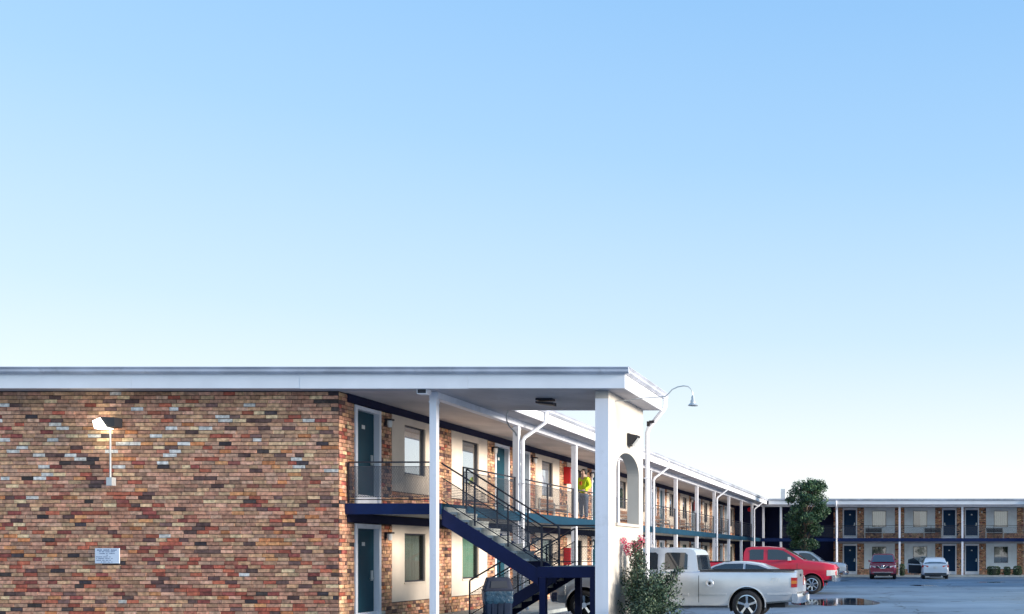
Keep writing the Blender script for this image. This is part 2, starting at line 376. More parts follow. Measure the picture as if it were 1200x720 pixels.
def TL(u, v, z): return (XW+v, u, z)
YB = 74.2
def TB(u, v, z): return (u, YB-v, z)
ROOM = 4.70
def brickmb_near(root): return root.name == 'motel_wing'
def room(root, T, u0, mirrored, zf, ztop, zceil, pitchL, dm, pm, cm, seed, brickmb, near):
    R = pitchL
    def ua(a): return u0+R-a if mirrored else u0+a
    def tb(mb, a0, a1, v0, v1, z0, z1): mb.box(T(ua(a0), v0, z0), T(ua(a1), v1, z1))
    def br(a0, a1, z0, z1, s):
        lo, hi = sorted((ua(a0), ua(a1))); bricks_on(brickmb, T, lo, hi, z0, z1, seed*17+s, L0=0.20, red=0.0)
    zt = zf+ztop
    # piers & base
    for i, (a0, a1) in enumerate(((0, 0.30), (1.42, 1.93), (4.30, R))): br(a0, a1, zf, zt, i)
    br(1.93, 4.30, zf, zf+0.42, 5)
    # door
    f = MB(); tb(f, 0.31, 0.40, -0.16, 0.035, zf+0.005, zt-0.02); tb(f, 1.32, 1.41, -0.16, 0.035, zf+0.005, zt-0.02)
    tb(f, 0.40, 1.32, -0.16, 0.03, zf+2.20, zt-0.022)
    dmb = MB(); tb(dmb, 0.403, 1.317, -0.16, -0.10, zf+0.255, zf+2.197)
    dr = dmb.build('room_door', dm, root); f.build('door_frame', M_white, dr)
    s_ = MB(); tb(s_, 0.402, 1.318, -0.16, -0.02, zf+0.004, zf+0.25); s_.build('kick_board', M_white, dr)
    h = MB(); tb(h, 1.17, 1.25, -0.10, -0.075, zf+0.98, zf+1.22); tb(h, 1.10, 1.24, -0.075, -0.04, zf+1.02, zf+1.05)
    h.build('handle', M_steel, dr)
    p = MB(); tb(p, 0.80, 0.92, -0.10, -0.09, zf+1.80, zf+1.89); p.build('number_plate', M_lampw, dr)
    # panel with a hole for the window
    w0, w1, z0, z1 = 2.55, 3.62, zf+0.90, zf+2.13
    pn = MB(); tb(pn, 1.94, w0, -0.19, 0.012, zf+0.43, zt); tb(pn, w1, 4.29, -0.19, 0.012, zf+0.43, zt)
    tb(pn, w0, w1, -0.19, 0.010, zf+0.43, z0); tb(pn, w0, w1, -0.19, 0.010, z1, zt)
    pn.build('wall_panel', pm, root)
    fr = MB(); e = 0.035
    tb(fr, w0+.002, w0+e, -0.12, -0.03, z0, z1); tb(fr, w1-e, w1-.002, -0.12, -0.03, z0, z1)
    tb(fr, w0+e, w1-e, -0.12, -0.032, z0+.002, z0+e); tb(fr, w0+e, w1-e, -0.12, -0.032, z1-e, z1-.002)
    fw = fr.build('room_window', M_frame, root)
    pa = MB(); tb(pa, w0+e, w1-e, -0.075, -0.068, z0+e, z1-e); pa.build('pane', M_pane_far if not brickmb_near(root) else (M_pane if zf > 1 else M_pane_low), fw)
    cu = MB(); n = 22; vs = []; fs = []; cz0 = z0+.01
    cw = 1.0 if (seed < 106) else [1.0, .62, 1.0, .8, .5, 1.0][seed % 6]; cs = (seed//2) % 2
    for k in range(n+1):
        a = w0+.03+(w1-w0-.06)*((1-cw)*cs+cw*k/n); v = -0.135+0.018*math.sin(k*1.9)
        vs += [T(ua(a), v, cz0), T(ua(a), v, z1-.01)]
        if k: fs.append((2*k-2, 2*k, 2*k+1, 2*k-1))
    cu.add(vs, fs); cu.build('curtain', cm, fw, fix=False)
    sl_ = MB(); tb(sl_, w0-.03, w1+.03, -0.02, 0.045, z0-.045, z0-.003); sl_.build('sill', pm, fw)
    # wall light on the pier next to the door
    l = MB(); uu = 1.62
    tb(l, uu-.05, uu+.05, 0.02, 0.05, zf+1.98, zf+2.14); tb(l, uu-.075, uu+.075, 0.05, 0.20, zf+2.10, zf+2.14)
    lo = l.build('room_lamp', M_black, root)
    l = MB(); c = T(ua(uu), 0.125, 0); l.lathe([(0.0, zf+1.93), (0.045, zf+1.94), (0.06, zf+2.02), (0.055, zf+2.10)], 'Z', (c[0], c[1], 0), 10)
    l.build('lamp_shade', M_lampw, lo, smooth=True)

bk = MB()
# core wall behind the fronts
lw = MB(); lw.box((XW-0.20, 21.80, 0), (XW-0.42, 74.0, 5.32)); lw.box((XW-0.20, GY, 0.0), (XW-.001, 21.84, 5.319))
B0 = 21.85; NR = 11
for n in range(NR):
    for zf in (0.10, 2.83):
        u0 = B0+ROOM*n
        # mortar behind piers and base
        mi = bool(n % 2)
        def ua(a): return u0+ROOM-a if mi else u0+a
        top = zf+2.31 if zf > 1 else zf+2.33
        for a0, a1 in ((0, 0.31), (1.41, 1.94), (4.29, ROOM)):
            lw.box((XW-0.20, ua(a0), zf), (XW, ua(a1), top))
        lw.box((XW-0.20, ua(1.94), zf), (XW, ua(4.29), zf+0.43))
        cm = M_curtain if zf > 1 else (M_curtd if n % 3 == 0 else (M_curtg if n % 3 == 1 else M_curtain))
        room(WING, TL, u0, mi, zf, top-zf, 0, ROOM, M_door, M_cream, cm, 100+n*2+int(zf), bk, n < 4)
lwo = lw.build('long_wall', M_mortar, WING)
bricks_on(bk, TL, 21.545, 21.85, 0.1, 5.31, 5, red=0.4)
tag(bk.build('brickwork', M_brick, lwo), kind='stuff')
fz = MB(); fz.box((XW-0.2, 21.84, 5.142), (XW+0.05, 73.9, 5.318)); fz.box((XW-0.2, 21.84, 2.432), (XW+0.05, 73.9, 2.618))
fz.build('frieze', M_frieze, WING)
# upper walkway
bx('walkway_deck', (XW+0.06, 21.80, 2.64), (-10.46, 73.9, 2.83), M_conc, WING)
b = MB(); b.box((XW+0.005, 21.75, 2.60), (-10.25, 21.80, 2.845)); b.build('end_band', M_band, WING)
b = MB(); b.box((-10.30, 21.80, 2.60), (-10.25, 72.0, 2.845)); b.box((-10.45, 21.802, 2.604), (-10.30, 72.0, 2.84)); b.build('edge_band', M_teal, WING)
# posts
PY = [21.66+4.70*k for k in range(11)]
PX = -10.35
def post(x0, x1, y0, y1, z0, z1, root, m=M_white):
    b = MB(); b.box((x0, y0, z0), (x1, y1, z1)); b.box((x0-.012, y0-.012, z1-.09), (x1+.012, y1+.012, z1-.06))
    return b.build('post', m, root)
for k, y in enumerate(PY):
    yy = max(y, 21.93) if k else 21.72
    if k == 0:
        post(-10.42, -10.27, 21.70-.09, 21.70+.045, 0.1, 5.168, WING)
    else:
        post(PX-.075, PX+.075, yy-.075, yy+.075, 2.846, 5.168, WING)
        post(PX-.075, PX+.075, yy-.075, yy+.075, 0.1, 2.598, WING)
bx('eave_beam', (-10.43, 21.62, 5.17), (-10.24, 71.9, 5.316), M_white, WING)
# railings
def mesh_panel(T3, u0, u1, z0, z1, du, th=0.0022, slope=0.55):
    """diamond mesh made of thin crossed wires; T3 maps (u, z, v) to the world"""
    m = MB(); W = u1-u0; H = z1-z0
    for sgn, off in ((1, 0.0), (-1, 0.004)):
        s = -H/slope
        while s < W:
            a0, a1 = s, s+H/slope; t0 = max(0, (0-a0)/(a1-a0)); t1 = min(1, (W-a0)/(a1-a0))
            if t1 > t0:
                p0 = (a0+(a1-a0)*t0, H*t0); p1 = (a0+(a1-a0)*t1, H*t1)
                if sgn < 0: p0 = (W-p0[0], p0[1]); p1 = (W-p1[0], p1[1])
                dx, dz = p1[0]-p0[0], p1[1]-p0[1]; l = math.hypot(dx, dz)
                if l > 0.01:
                    nx, nz = -dz/l*th, dx/l*th
                    q = [(p0[0]-nx, p0[1]-nz), (p1[0]-nx, p1[1]-nz), (p1[0]+nx, p1[1]+nz), (p0[0]+nx, p0[1]+nz)]
                    vs = [T3(u0+a, z0+b_, off) for a, b_ in q]+[T3(u0+a, z0+b_, off+0.004) for a, b_ in q]
                    m.add(vs, [(0, 1, 2, 3), (7, 6, 5, 4), (0, 4, 5, 1), (2, 6, 7, 3)])
            s += du
    return m
def railing(root, T3, u0, u1, zf, nposts, du, th=0.0022, H=0.93):
    b = MB(); r = 0.016
    def bar(ua_, za, ub, zb, w_=r):
        P = [T3(ua_, za, -w_), T3(ub, zb, w_)]; b.box(P[0], P[1])
    bar(u0, zf+H-.018, u1, zf+H+.014, 0.022)
    bar(u0, zf+0.08, u1, zf+0.10)
    for i in range(nposts+1):
        u = u0+(u1-u0)*i/nposts
        bar(u-.015, zf+.01, u+.015, zf+H-.02, .015)
    o = b.build('railing', M_black, root)
    for i in range(nposts):
        a = u0+(u1-u0)*i/nposts+.04; c = u0+(u1-u0)*(i+1)/nposts-.04
        f = MB()
        for q in ((a, zf+.14, c, zf+.155), (a, zf+H-.11, c, zf+H-.095), (a, zf+.155, a+.015, zf+H-.11), (c-.015, zf+.155, c, zf+H-.11)):
            f.box(T3(q[0], q[1], -.008), T3(q[2], q[3], .008))
        m = mesh_panel(T3, a, c, zf+.155, zf+H-.11, du, th)
        f.v and m.add(f.v, f.f)
        m.build('wire_mesh_panel', M_wire, o, fix=False)
    return o
railing(WING, lambda u, z, v: (u, 21.83+v, z), XW+0.06, -10.47, 2.845, 1, 0.055, 0.004)
for k in range(10):
    y0 = PY[k]+.09; y1 = PY[k+1]-.09
    if k == 0: y0 = 23.15
    railing(WING, lambda u, z, v: (-10.36+v, u, z), y0, y1, 2.845, 2 if k else 1, 0.07 if k < 3 else 0.12, 0.003)
# ceilings, soffits, roof
bx('walkway_ceiling', (XW-0.1, 21.56, 5.32), (-10.44, 73.9, 5.335), M_ceil, WING)
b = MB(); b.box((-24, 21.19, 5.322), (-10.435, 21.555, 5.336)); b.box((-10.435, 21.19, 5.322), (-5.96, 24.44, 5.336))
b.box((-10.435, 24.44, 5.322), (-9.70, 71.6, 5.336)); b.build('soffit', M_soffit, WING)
b = MB(); b.box((-24, 21.20, 5.34), (-9.73, 73.9, 5.72)); b.box((-9.73, 21.20, 5.34), (-5.99, 24.42, 5.72)); b.build('roof', M_roof, WING)
rb_ = random.Random(5); x_ = -24.0; i_ = 0
while x_ < -5.96:
    e_ = min(x_+3.66, -5.95); dz = rb_.uniform(-.004, .004); b = MB(); b.box((x_+.002, 21.15+rb_.uniform(-.003, .003), 5.315+dz), (e_-(.002 if e_ < -5.96 else 0), 21.195, 5.635+dz)); b.build('fascia_board', M_fascia, WING); x_ = e_
y_ = 24.46
while y_ < 71.4:
    e_ = min(y_+3.66, 71.5); dz = rb_.uniform(-.004, .004); b = MB(); b.box((-9.73, y_+.002, 5.33+dz), (-9.69+rb_.uniform(-.003, .003), e_-.002, 5.60+dz)); b.build('fascia_board', M_fascia, WING); y_ = e_
b = MB(); b.box((-5.99, 21.195, 5.317), (-5.95, 24.46, 5.633))
b.box((-9.72, 24.42, 5.317), (-5.992, 24.46, 5.633)); b.build('fascia_board', M_fascia, WING)
b = MB()
def gutter(pts2, ax, s, a, c, z):      # simple ogee gutter section swept along an axis
    sec = [(0, 0), (0.05, 0.0), (0.09, 0.04), (0.085, 0.09), (0.11, 0.13), (0.10, 0.14), (0.0, 0.14)]
    if ax == 'X': b.prism([(c-s*p, z+q) for p, q in sec], 'X', a[0], a[1])
    else: b.prism([(c+s*p, z+q) for p, q in sec], 'Y', a[0], a[1])
gutter(0, 'X', 1, (-24, -5.85), 21.148, 5.625)
gutter(0, 'Y', 1, (21.16, 24.75), -5.948, 5.625)
gutter(0, 'Y', 1, (24.50, 71.6), -9.688, 5.57)
b.build('gutter', M_gutter, WING)
b = MB(); b.box((-24, 21.10, 5.766), (-5.84, 21.6, 5.778)); b.box((-6.3, 21.6, 5.766), (-5.84, 24.7, 5.778)); b.build('drip_edge', M_gutter, WING)
# downspouts
def downspout(pts, root, r=0.048):
    m = MB(); m.tube(pts, r, 8); o = m.build('downspout', M_white, root, smooth=True)
    m = MB()
    for z in (3.6, 2.1):
        p = pts[-2]; m.box((p[0]-.07, p[1]-.07, z), (p[0]+.07, p[1]-.045, z+.03))
    m.build('strap', M_white, o)
for k in (1, 4, 7, 10):
    y = PY[k]
    downspout([(-9.63, y+.25, 5.58), (-9.63, y+.25, 5.38), (-9.66, y+.24, 5.30), (-10.14, y+.05, 4.88), (-10.18, y, 4.78), (-10.18, y, 0.45), (-10.05, y, 0.2)], WING)
downspout([(-5.88, 24.52, 5.63), (-5.88, 24.52, 5.45), (-5.90, 24.52, 5.38), (-6.28, 24.50, 4.90), (-6.33, 24.50, 4.76), (-6.33, 24.50, 0.5), (-6.2, 24.50, 0.2)], WING, 0.055)
# portico wall with arch
def arch_wall():
    y0, y1, X0, X1 = 21.50, 24.40, -6.70, -6.41; a0, a1 = 22.08, 24.02; zs, zsp, zt = 2.42, 3.62, 5.315; rise = 0.47
    N = 20; arc = [((a0+a1)/2-(a1-a0)/2*math.cos(PI*k/N), zsp+rise*math.sin(PI*k/N)) for k in range(N+1)]
    m = MB()
    def quadstrip(x, flip):
        vs = []; fs = []
        def q(p): vs.append((x, p[0], p[1])); return len(vs)-1
        def face(*ps): fs.append(tuple(q(p) for p in ps))
        face((y0, 0), (a0, 0), (a0, zt), (y0, zt)); face((a1, 0), (y1, 0), (y1, zt), (a1, zt))
        face((a0, 0), (a1, 0), (a1, zs), (a0, zs))
        for i in range(N): face(arc[i], arc[i+1], (arc[i+1][0], zt), (arc[i][0], zt))
        m.add(vs, [f[::-1] for f in fs] if flip else fs)
    quadstrip(X1, False); quadstrip(X0, True)
    out_ = [(y0, 0), (y1, 0), (y1, zt), (y0, zt)]
    for p, q in zip(out_, out_[1:]+out_[:1]): m.add([(X0, *p), (X0, *q), (X1, *q), (X1, *p)], [(0, 1, 2, 3)])
    hole = [(a0, zs)]+arc[0:]+[(a1, zs)]
    for p, q in zip(hole, hole[1:]+hole[:1]): m.add([(X0, *p), (X1, *p), (X1, *q), (X0, *q)], [(0, 1, 2, 3)])
    o = m.build('portico_wall', M_stucco, WING, fix=False)
    s = MB(); s.box((-6.74, 22.02, 2.36), (-6.36, 24.07, 2.425)); s.build('arch_sill', M_stucco, o)
    s = MB(); s.box((-6.703, 21.494, 0.1), (-6.41, 21.499, 5.15)); s.build('end_trim', M_white, o)
arch_wall()
# dark soffit frieze round the top of the portico wall
# soffit fittings
b = MB(); b.box((-8.40, 22.5, 5.27), (-8.02, 22.72, 5.32)); b.hexa([(-8.38, 22.45, 5.20), (-8.0, 22.5, 5.16), (-8.0, 22.75, 5.16), (-8.38, 22.72, 5.2), (-8.38, 22.45, 5.24), (-8.0, 22.5, 5.22), (-8.0, 22.75, 5.24), (-8.38, 22.72, 5.26)])
b.build('soffit_vent', M_black, WING)  # dark vent blade under the portico soffit
b = MB(); b.box((-10.52, 21.24, 5.21), (-10.30, 21.44, 5.318)); o = b.build('camera_housing', M_white, WING)
b = MB(); b.box((-10.50, 21.232, 5.225), (-10.32, 21.238, 5.305)); b.build('lens', M_black, o)
b = MB(); b.tube([(-9.75, 24.3, 5.3), (-9.76, 24.2, 5.15), (-9.70, 24.1, 5.0), (-9.6, 24.0, 4.85), (-9.45, 24.0, 4.70), (-9.42, 24.0, 4.62)], [.012, .012, .014, .018, .022, .022], 6)
b.build('hanging_cable', M_steel, WING)

# ---------------------------------------------------------------- back wing
BACK = thing('motel_back_wing', 'distant two storey motel wing with blue doors facing the car park', 'building', (0, YB, 0))
RP = 4.65; BX0 = -4.57
bk = MB(); bw = MB(); bw.box((-4.6, YB+.2, 0), (26, YB+.42, 5.32))
for n in range(6):
    for zf in (0.10, 2.83):
        u0 = BX0+RP*n; mi = bool(n % 2)
        def ua(a): return u0+RP-a if mi else u0+a
        for a0, a1 in ((0, 0.31), (1.41, 1.94), (4.29, RP)): bw.box((ua(a0), YB, zf), (ua(a1), YB+.2, zf+2.37))
        bw.box((ua(1.94), YB, zf), (ua(4.29), YB+.2, zf+.43))
        room(BACK, TB, u0, mi, zf, 2.37, 0, RP, M_doorb, M_pale, M_curtain if zf > 1 else M_curtd, 300+n*2+int(zf), bk, False)
bwo = bw.build('front_wall', M_mortar, BACK)
bricks_on(bk, TB, -4.95, -4.58, 0.1, 5.2, 9); tag(bk.build('brickwork', M_brick, bwo), kind='stuff')
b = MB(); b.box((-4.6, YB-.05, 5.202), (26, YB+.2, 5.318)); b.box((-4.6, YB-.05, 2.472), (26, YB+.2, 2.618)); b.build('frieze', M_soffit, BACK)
b = MB(); b.box((-10.24, 75.6, 0.0), (-4.6, 75.9, 5.33)); b.box((-4.95, YB+.02, 0), (-4.605, 75.6, 5.33)); b.box((-24, 73.95, 0), (-10.245, 75.9, 5.33)); b.build('recess_wall', M_navy, BACK)
b = MB(); b.box((-8.6, 75.5, 2.9), (-7.4, 75.6, 4.6)); b.box((-8.5, 75.5, .3), (-7.5, 75.6, 2.3)); b.build('recess_door', M_teal, BACK)
bx('balcony_deck', (-10.2, 72.22, 2.64), (26, YB-.06, 2.83), M_conc, BACK)
bx('edge_band', (-10.2, 71.98, 2.60), (26, 72.215, 2.845), M_band, BACK)
for x in [-10.02, -8.72]+[BX0+RP*k for k in range(7)]:
    post(x-.075, x+.075, 72.03, 72.18, 2.846, 5.168, BACK); post(x-.075, x+.075, 72.03, 72.18, 0.1, 2.598, BACK)
for k in range(-1, 6):
    a = BX0+RP*k+.09
    if k == -1: a = -8.6
    railing(BACK, lambda u, z, v: (u, 72.10+v, z), a, BX0+RP*(k+1)-.09, 2.845, 2, 0.12, 0.004)
bx('eave_beam', (-10.2, 72.01, 5.17), (26, 72.2, 5.316), M_white, BACK)
b = MB(); b.box((-9.66, 71.58, 5.322), (26, 75.8, 5.336)); b.build('soffit', M_ceil, BACK)
b = MB(); b.box((-9.6, 71.62, 5.34), (26, 84, 5.70)); b.box((-24, 73.96, 5.35), (-9.602, 84, 5.695)); b.build('roof', M_roof, BACK)
b = MB(); b.box((-9.55, 71.56, 5.318), (26, 71.60, 5.62)); b.build('fascia_board', M_fascia, BACK)
b = MB(); sec = [(0, 0), (0.05, 0.0), (0.09, 0.04), (0.085, 0.09), (0.11, 0.13), (0.10, 0.14), (0.0, 0.14)]
b.prism([(71.558-p, 5.60+q) for p, q in sec], 'X', -9.5, 26); b.build('gutter', M_gutter, BACK)
for x in (BX0-.02, BX0+3*RP-.02):
    downspout([(x, 71.48, 5.6), (x, 71.5, 5.3), (x, 71.9, 4.95), (x, 71.9, 0.5), (x, 71.75, 0.2)], BACK, 0.06)
b = MB(); b.box((-9.2, 76, 5.7), (-8.85, 76.3, 6.75)); b.build('roof_vent', M_lampw, BACK)
b = MB(); b.lathe([(0.0, 6.15), (.32, 6.1), (.45, 5.95), (.4, 5.7)], 'Z', (-7.9, 78, 0), 14); b.build('roof_cowl', M_steel, BACK, smooth=True)
for x in (-4.0, -2.5, 3.4, 10.6):
    b = MB(); b.lathe([(0.0, 6.02), (.25, 6.0), (.5, 5.86), (.5, 5.7)], 'Z', (x, 76.5, 0), 12); b.build('roof_cowl', M_steel, BACK, smooth=True)

# ---------------------------------------------------------------- staircase
ST = thing('staircase', 'navy steel outdoor staircase with concrete treads and a landing under the portico', 'staircase', (-8.1, 21.8, 0))
LX0, LX1, LZ = -8.08, -6.76, 1.43
YA, YM, YM2, YE = 21.82, 22.98, 23.16, 24.32
def stringer(x0, z0, x1, z1, y0, y1, dep, m=M_navy, flat=0.0):
    b = MB()
    b.hexa([(x0, y0, z0-dep), (x1, y0, z1-dep), (x1, y1, z1-dep), (x0, y1, z0-dep), (x0, y0, z0), (x1, y0, z1), (x1, y1, z1), (x0, y1, z0)])
    return b.build('stringer', m, ST)
nst = 8; run = (LX0+10.24)/nst; rise = (2.83-LZ)/nst
stringer(-10.245, 2.73, LX0, LZ-.06, YA, YA+.05, 0.36); stringer(-10.245, 2.73, LX0, LZ-.06, YM-.05, YM, 0.36)
for i in range(nst-1):
    x0 = -10.24+run*(i+0.05); zt = 2.83-rise*(i+1)
    b = MB(); b.box((x0, YA+.052, zt-.055), (x0+run+.03, YM-.052, zt)); b.build('tread', M_conc, ST)
    b = MB(); b.box((x0, YA+.054, zt+.002), (x0+.02, YM-.054, zt+rise-.058)); b.build('riser', M_conc, ST)
rise2 = (LZ-0.1)/8; run2 = 2.12/8
stringer(-10.2, 0.12, LX0, LZ-.02, YM2, YM2+.05, 0.30); stringer(-10.2, 0.12, LX0, LZ-.02, YE-.05, YE, 0.30)
for i in range(7):
    x1 = LX0-run2*i; zt = LZ-rise2*(i+1)
    b = MB(); b.box((x1-run2-.03, YM2+.052, zt-.055), (x1, YE-.052, zt)); b.build('tread', M_conc, ST)
    b = MB(); b.box((x1-.02, YM2+.052, zt+.002), (x1, YE-.052, zt+rise2-.058)); b.build('riser', M_conc, ST)
b = MB(); b.box((LX0, YA+.06, LZ-.06), (LX1, YE, LZ)); b.build('landing', M_conc, ST)
b = MB(); b.box((LX0-.02, YA-.02, LZ-.25), (LX1, YA+.055, LZ)); b.box((LX0-.02, YE+.002, LZ-.25), (LX1, YE+.05, LZ)); b.box((LX1-.05, YA+.06, LZ-.25), (LX1, YE, LZ-.065)); b.build('landing_beam', M_navy, ST)
for x, y in ((LX0+.02, YA), (LX1-.16, YA), (LX0+.02, YE-.1), (LX1-.16, YE-.1)):
    bx('support_post', (x, y-.01, 0.1), (x+.14, y+.13, LZ-.252), M_navy, ST)
def slope_rail(x0, z0, x1, z1, y, n, first=True, meshy=True):
    b = MB()
    b.tube([(x0, y, z0+.92), (x1, y, z1+.92)], .020, 6); b.tube([(x0, y, z0+.60), (x1, y, z1+.60)], .011, 6)
    b.tube([(x0, y, z0+.10), (x1, y, z1+.10)], .013, 6)
    for i in range(n+1):
        t = i/n; x = x0+(x1-x0)*t; z = z0+(z1-z0)*t
        if i == 0 and not first: continue
        b.box((x-.015, y-.015, z-.02), (x+.015, y+.015, z+.91))
    o = b.build('handrail', M_black, ST)
    if meshy:
        s = (z1-z0)/(x1-x0)
        m = mesh_panel(lambda u, z, v: (u, y+v, z+z0+(u-x0)*s), min(x0, x1)+.03, max(x0, x1)-.03, 0.13, 0.60, 0.065, 0.0038)
        m.build('wire_mesh_panel', M_wire, o, fix=False)
slope_rail(-10.26, 2.83, LX0+.06, LZ, YA+.02, 3, False, True); slope_rail(-10.2, 2.80, LX0+.06, LZ, YM-.02, 3, True, True)
slope_rail(-10.22, 0.16, LX0, LZ+.0, YM2+.02, 3, True, True); slope_rail(-10.22, 0.16, LX0, LZ, YE-.02, 3, True, True)
b = MB()
b.box((LX0+.06, YA, LZ+.90), (LX1, YA+.035, LZ+.94)); b.box((LX0+.06, YA+.01, LZ+.1), (LX1, YA+.03, LZ+.12)); b.box((LX0+.05, YA, LZ+.005), (LX0+.09, YA+.035, LZ+.90))
b.box((LX1-.05, YA+.04, LZ+.90), (LX1-.01, YE, LZ+.94)); b.box((LX0+.06, YE-.03, LZ+.90), (LX1, YE+.005, LZ+.94)); b.box((LX0+.06, YE-.03, LZ+.45), (LX1, YE-.01, LZ+.47))
o = b.build('landing_rail', M_black, ST)
mesh_panel(lambda u, z, v: (u, YE-.02+v, z), LX0+.1, LX1-.05, LZ+.12, LZ+.88, 0.065, 0.0038).build('wire_mesh_panel', M_black, o, fix=False)

# ---------------------------------------------------------------- fixtures
t = thing('floodlight', 'lit floodlight on a conduit pole high on the brick gable', 'light', (-17.4, 21.5, 4.6))
b = MB(); b.tube([(-17.37, 21.44, 3.40), (-17.37, 21.44, 4.50)], .018, 8); b.build('conduit', M_steel, t, smooth=True)
b = MB(); b.box((-17.43, 21.40, 3.22), (-17.31, 21.52, 3.40)); b.build('junction_box', M_steel, t)
b = MB(); b.hexa([(-17.30, 21.20, 4.47), (-17.12, 21.24, 4.50), (-17.12, 21.46, 4.50), (-17.30, 21.46, 4.47), (-17.42, 21.20, 4.70), (-17.12, 21.24, 4.70), (-17.12, 21.46, 4.70), (-17.42, 21.46, 4.70)]); b.build('housing', M_plast, t)
M_glow = mat('lamp_glow', (1, 1, 0.9), 0.3, var=0, emit=((1.0, 0.95, 0.78), 3.5))
b = MB(); b.hexa([(-17.54, 21.22, 4.45), (-17.25, 21.19, 4.46), (-17.31, 21.45, 4.46), (-17.54, 21.42, 4.45), (-17.58, 21.22, 4.62), (-17.40, 21.19, 4.68), (-17.43, 21.45, 4.68), (-17.58, 21.42, 4.62)])
b.build('lens', M_glow, t)
pl = bpy.data.lights.new('floodlight_glow', 'POINT'); pl.energy = 1.6; pl.color = (1, 0.80, 0.42); pl.shadow_soft_size = 0.12
po = bpy.data.objects.new('floodlight_glow', pl); C.objects.link(po); po.location = (-17.45, 21.08, 4.42)

sg = thing('notice_sign', 'small white notice with rows of blue print on the brick gable', 'sign', (-17.47, 21.5, 1.67))
bx('sign_board', (-17.76, 21.50, 1.505), (-17.225, 21.52, 1.84), M_sign, sg)
r_ = random.Random(3); b = MB()
for i, (words, big) in enumerate((((4, 5, 5), 1), ((2, 3, 5, 5), 0), ((7, 2, 7), 0), ((2,), 0), ((7, 6, 2), 0), ((1, 7, 6, 2), 0), ((6, 3, 3, 2), 0), ((1, 4, 3, 2), 0))):
    z = 1.800-i*0.038; lw_ = 0.026 if big else 0.018; tot = sum(words)*lw_+(len(words)-1)*lw_*1.4; x = -17.4925-tot/2
    if i in (4, 5, 6): x = -17.73
    for wd in words:
        for c_ in range(wd):
            hh = 0.020 if big else 0.012
            b.box((x+.002, 21.4965, z-hh/2+r_.uniform(-.002, .002)), (x+lw_*.78, 21.4995, z+hh/2+r_.uniform(-.003, .003))); x += lw_
        x += lw_*1.4
b.build('sign_lettering', M_ink, sg)

t = thing('gooseneck_lamp', 'thin curved gooseneck lamp with cone shade above the portico eave', 'lamp', (-6.41, 22.0, 5.2))
b = MB(); b.tube([(-6.42, 22, 5.17), (-6.1, 22, 5.19), (-5.8, 22, 5.24), (-5.4, 22, 5.26), (-5.27, 22, 5.28), (-5.20, 22, 5.34), (-5.12, 22, 5.43), (-5.0, 22, 5.49), (-4.86, 22, 5.515), (-4.76, 22, 5.50), (-4.69, 22, 5.44), (-4.66, 22, 5.36), (-4.65, 22, 5.28)], .013, 8)
b.build('arm', M_steel, t, smooth=True)
b = MB(); b.lathe([(0.02, 5.30), (0.035, 5.27), (0.04, 5.20), (0.06, 5.17), (0.065, 5.12), (0.115, 5.07), (0.110, 5.065), (0.0, 5.09)], 'Z', (-4.65, 22, 0), 20)
o = b.build('lamp_shade', M_steel, t, smooth=True)
def wallpack(name, label, x, y, z, s, parent=None):
    t = thing(name, label, 'light', (x, y, z))
    b = MB(); b.prism([(y-.16*s, z-.15*s), (y+.16*s, z-.15*s), (y+.16*s, z+.15*s), (y-.16*s, z+.15*s)], 'X', x, x+.06*s)
    b.hexa([(x+.06*s, y-.15*s, z-.13*s), (x+.12*s, y-.15*s, z-.13*s), (x+.12*s, y+.15*s, z-.13*s), (x+.06*s, y+.15*s, z-.13*s),
            (x+.06*s, y-.15*s, z+.14*s), (x+.26*s, y-.15*s, z+.10*s), (x+.26*s, y+.15*s, z+.10*s), (x+.06*s, y+.15*s, z+.14*s)]); b.build('housing', M_plast, t)
    b = MB(); b.hexa([(x+.121*s, y-.13*s, z-.15*s), (x+.17*s, y-.13*s, z-.16*s), (x+.17*s, y+.13*s, z-.16*s), (x+.121*s, y+.13*s, z-.15*s),
            (x+.262*s, y-.13*s, z+.04*s), (x+.31*s, y-.13*s, z+.02*s), (x+.31*s, y+.13*s, z+.02*s), (x+.262*s, y+.13*s, z+.04*s)]); b.build('lens', M_lampw, t)
wallpack('wall_light', 'dark wedge wall light with white lens above the portico arch', -6.41, 23.1, 4.42, 0.95)
t = thing('security_light', 'small black security light beside the portico downspout', 'light', (-6.3, 24.5, 5.0))
b = MB(); b.box((-6.32, 24.41, 4.92), (-6.25, 24.45, 5.04)); b.hexa([(-6.25, 24.36, 4.98), (-6.13, 24.36, 5.0), (-6.13, 24.44, 5.0), (-6.25, 24.44, 4.98), (-6.25, 24.36, 5.05), (-6.13, 24.36, 5.06), (-6.13, 24.44, 5.06), (-6.25, 24.44, 5.05)]); b.build('housing', M_black, t)

def fire_cabinet(label, y, z, grp='red fire cabinets on the brick piers'):
    t = thing('fire_cabinet', label, 'fire cabinet', (XW, y, z), group=grp)
    b = MB(); b.box((XW+.03, y-.16, z), (XW+.24, y+.16, z+.62)); b.build('cabinet_box', M_cabred, t)
    b = MB(); b.box((XW+.241, y-.14, z+.03), (XW+.255, y+.14, z+.59)); d_ = b.build('cabinet_door', M_cabred, t)
    b = MB(); b.box((XW+.256, y-.06, z+.06), (XW+.262, y+.06, z+.56)); b.build('window', M_lampw, d_)
fire_cabinet('red fire cabinet on the upper balcony pier just before the person', 36.1, 4.30)
fire_cabinet('red fire cabinet at ground level, seen through the stair landing', 36.1, 1.30)
fire_cabinet('small red fire cabinet far along the upper balcony near the fifth bay', 58.9, 4.30)
t = thing('alarm_bell', 'round red alarm bell in the dark corner of the far upper balcony', 'alarm bell', (-11.5, 74.0, 5.1))
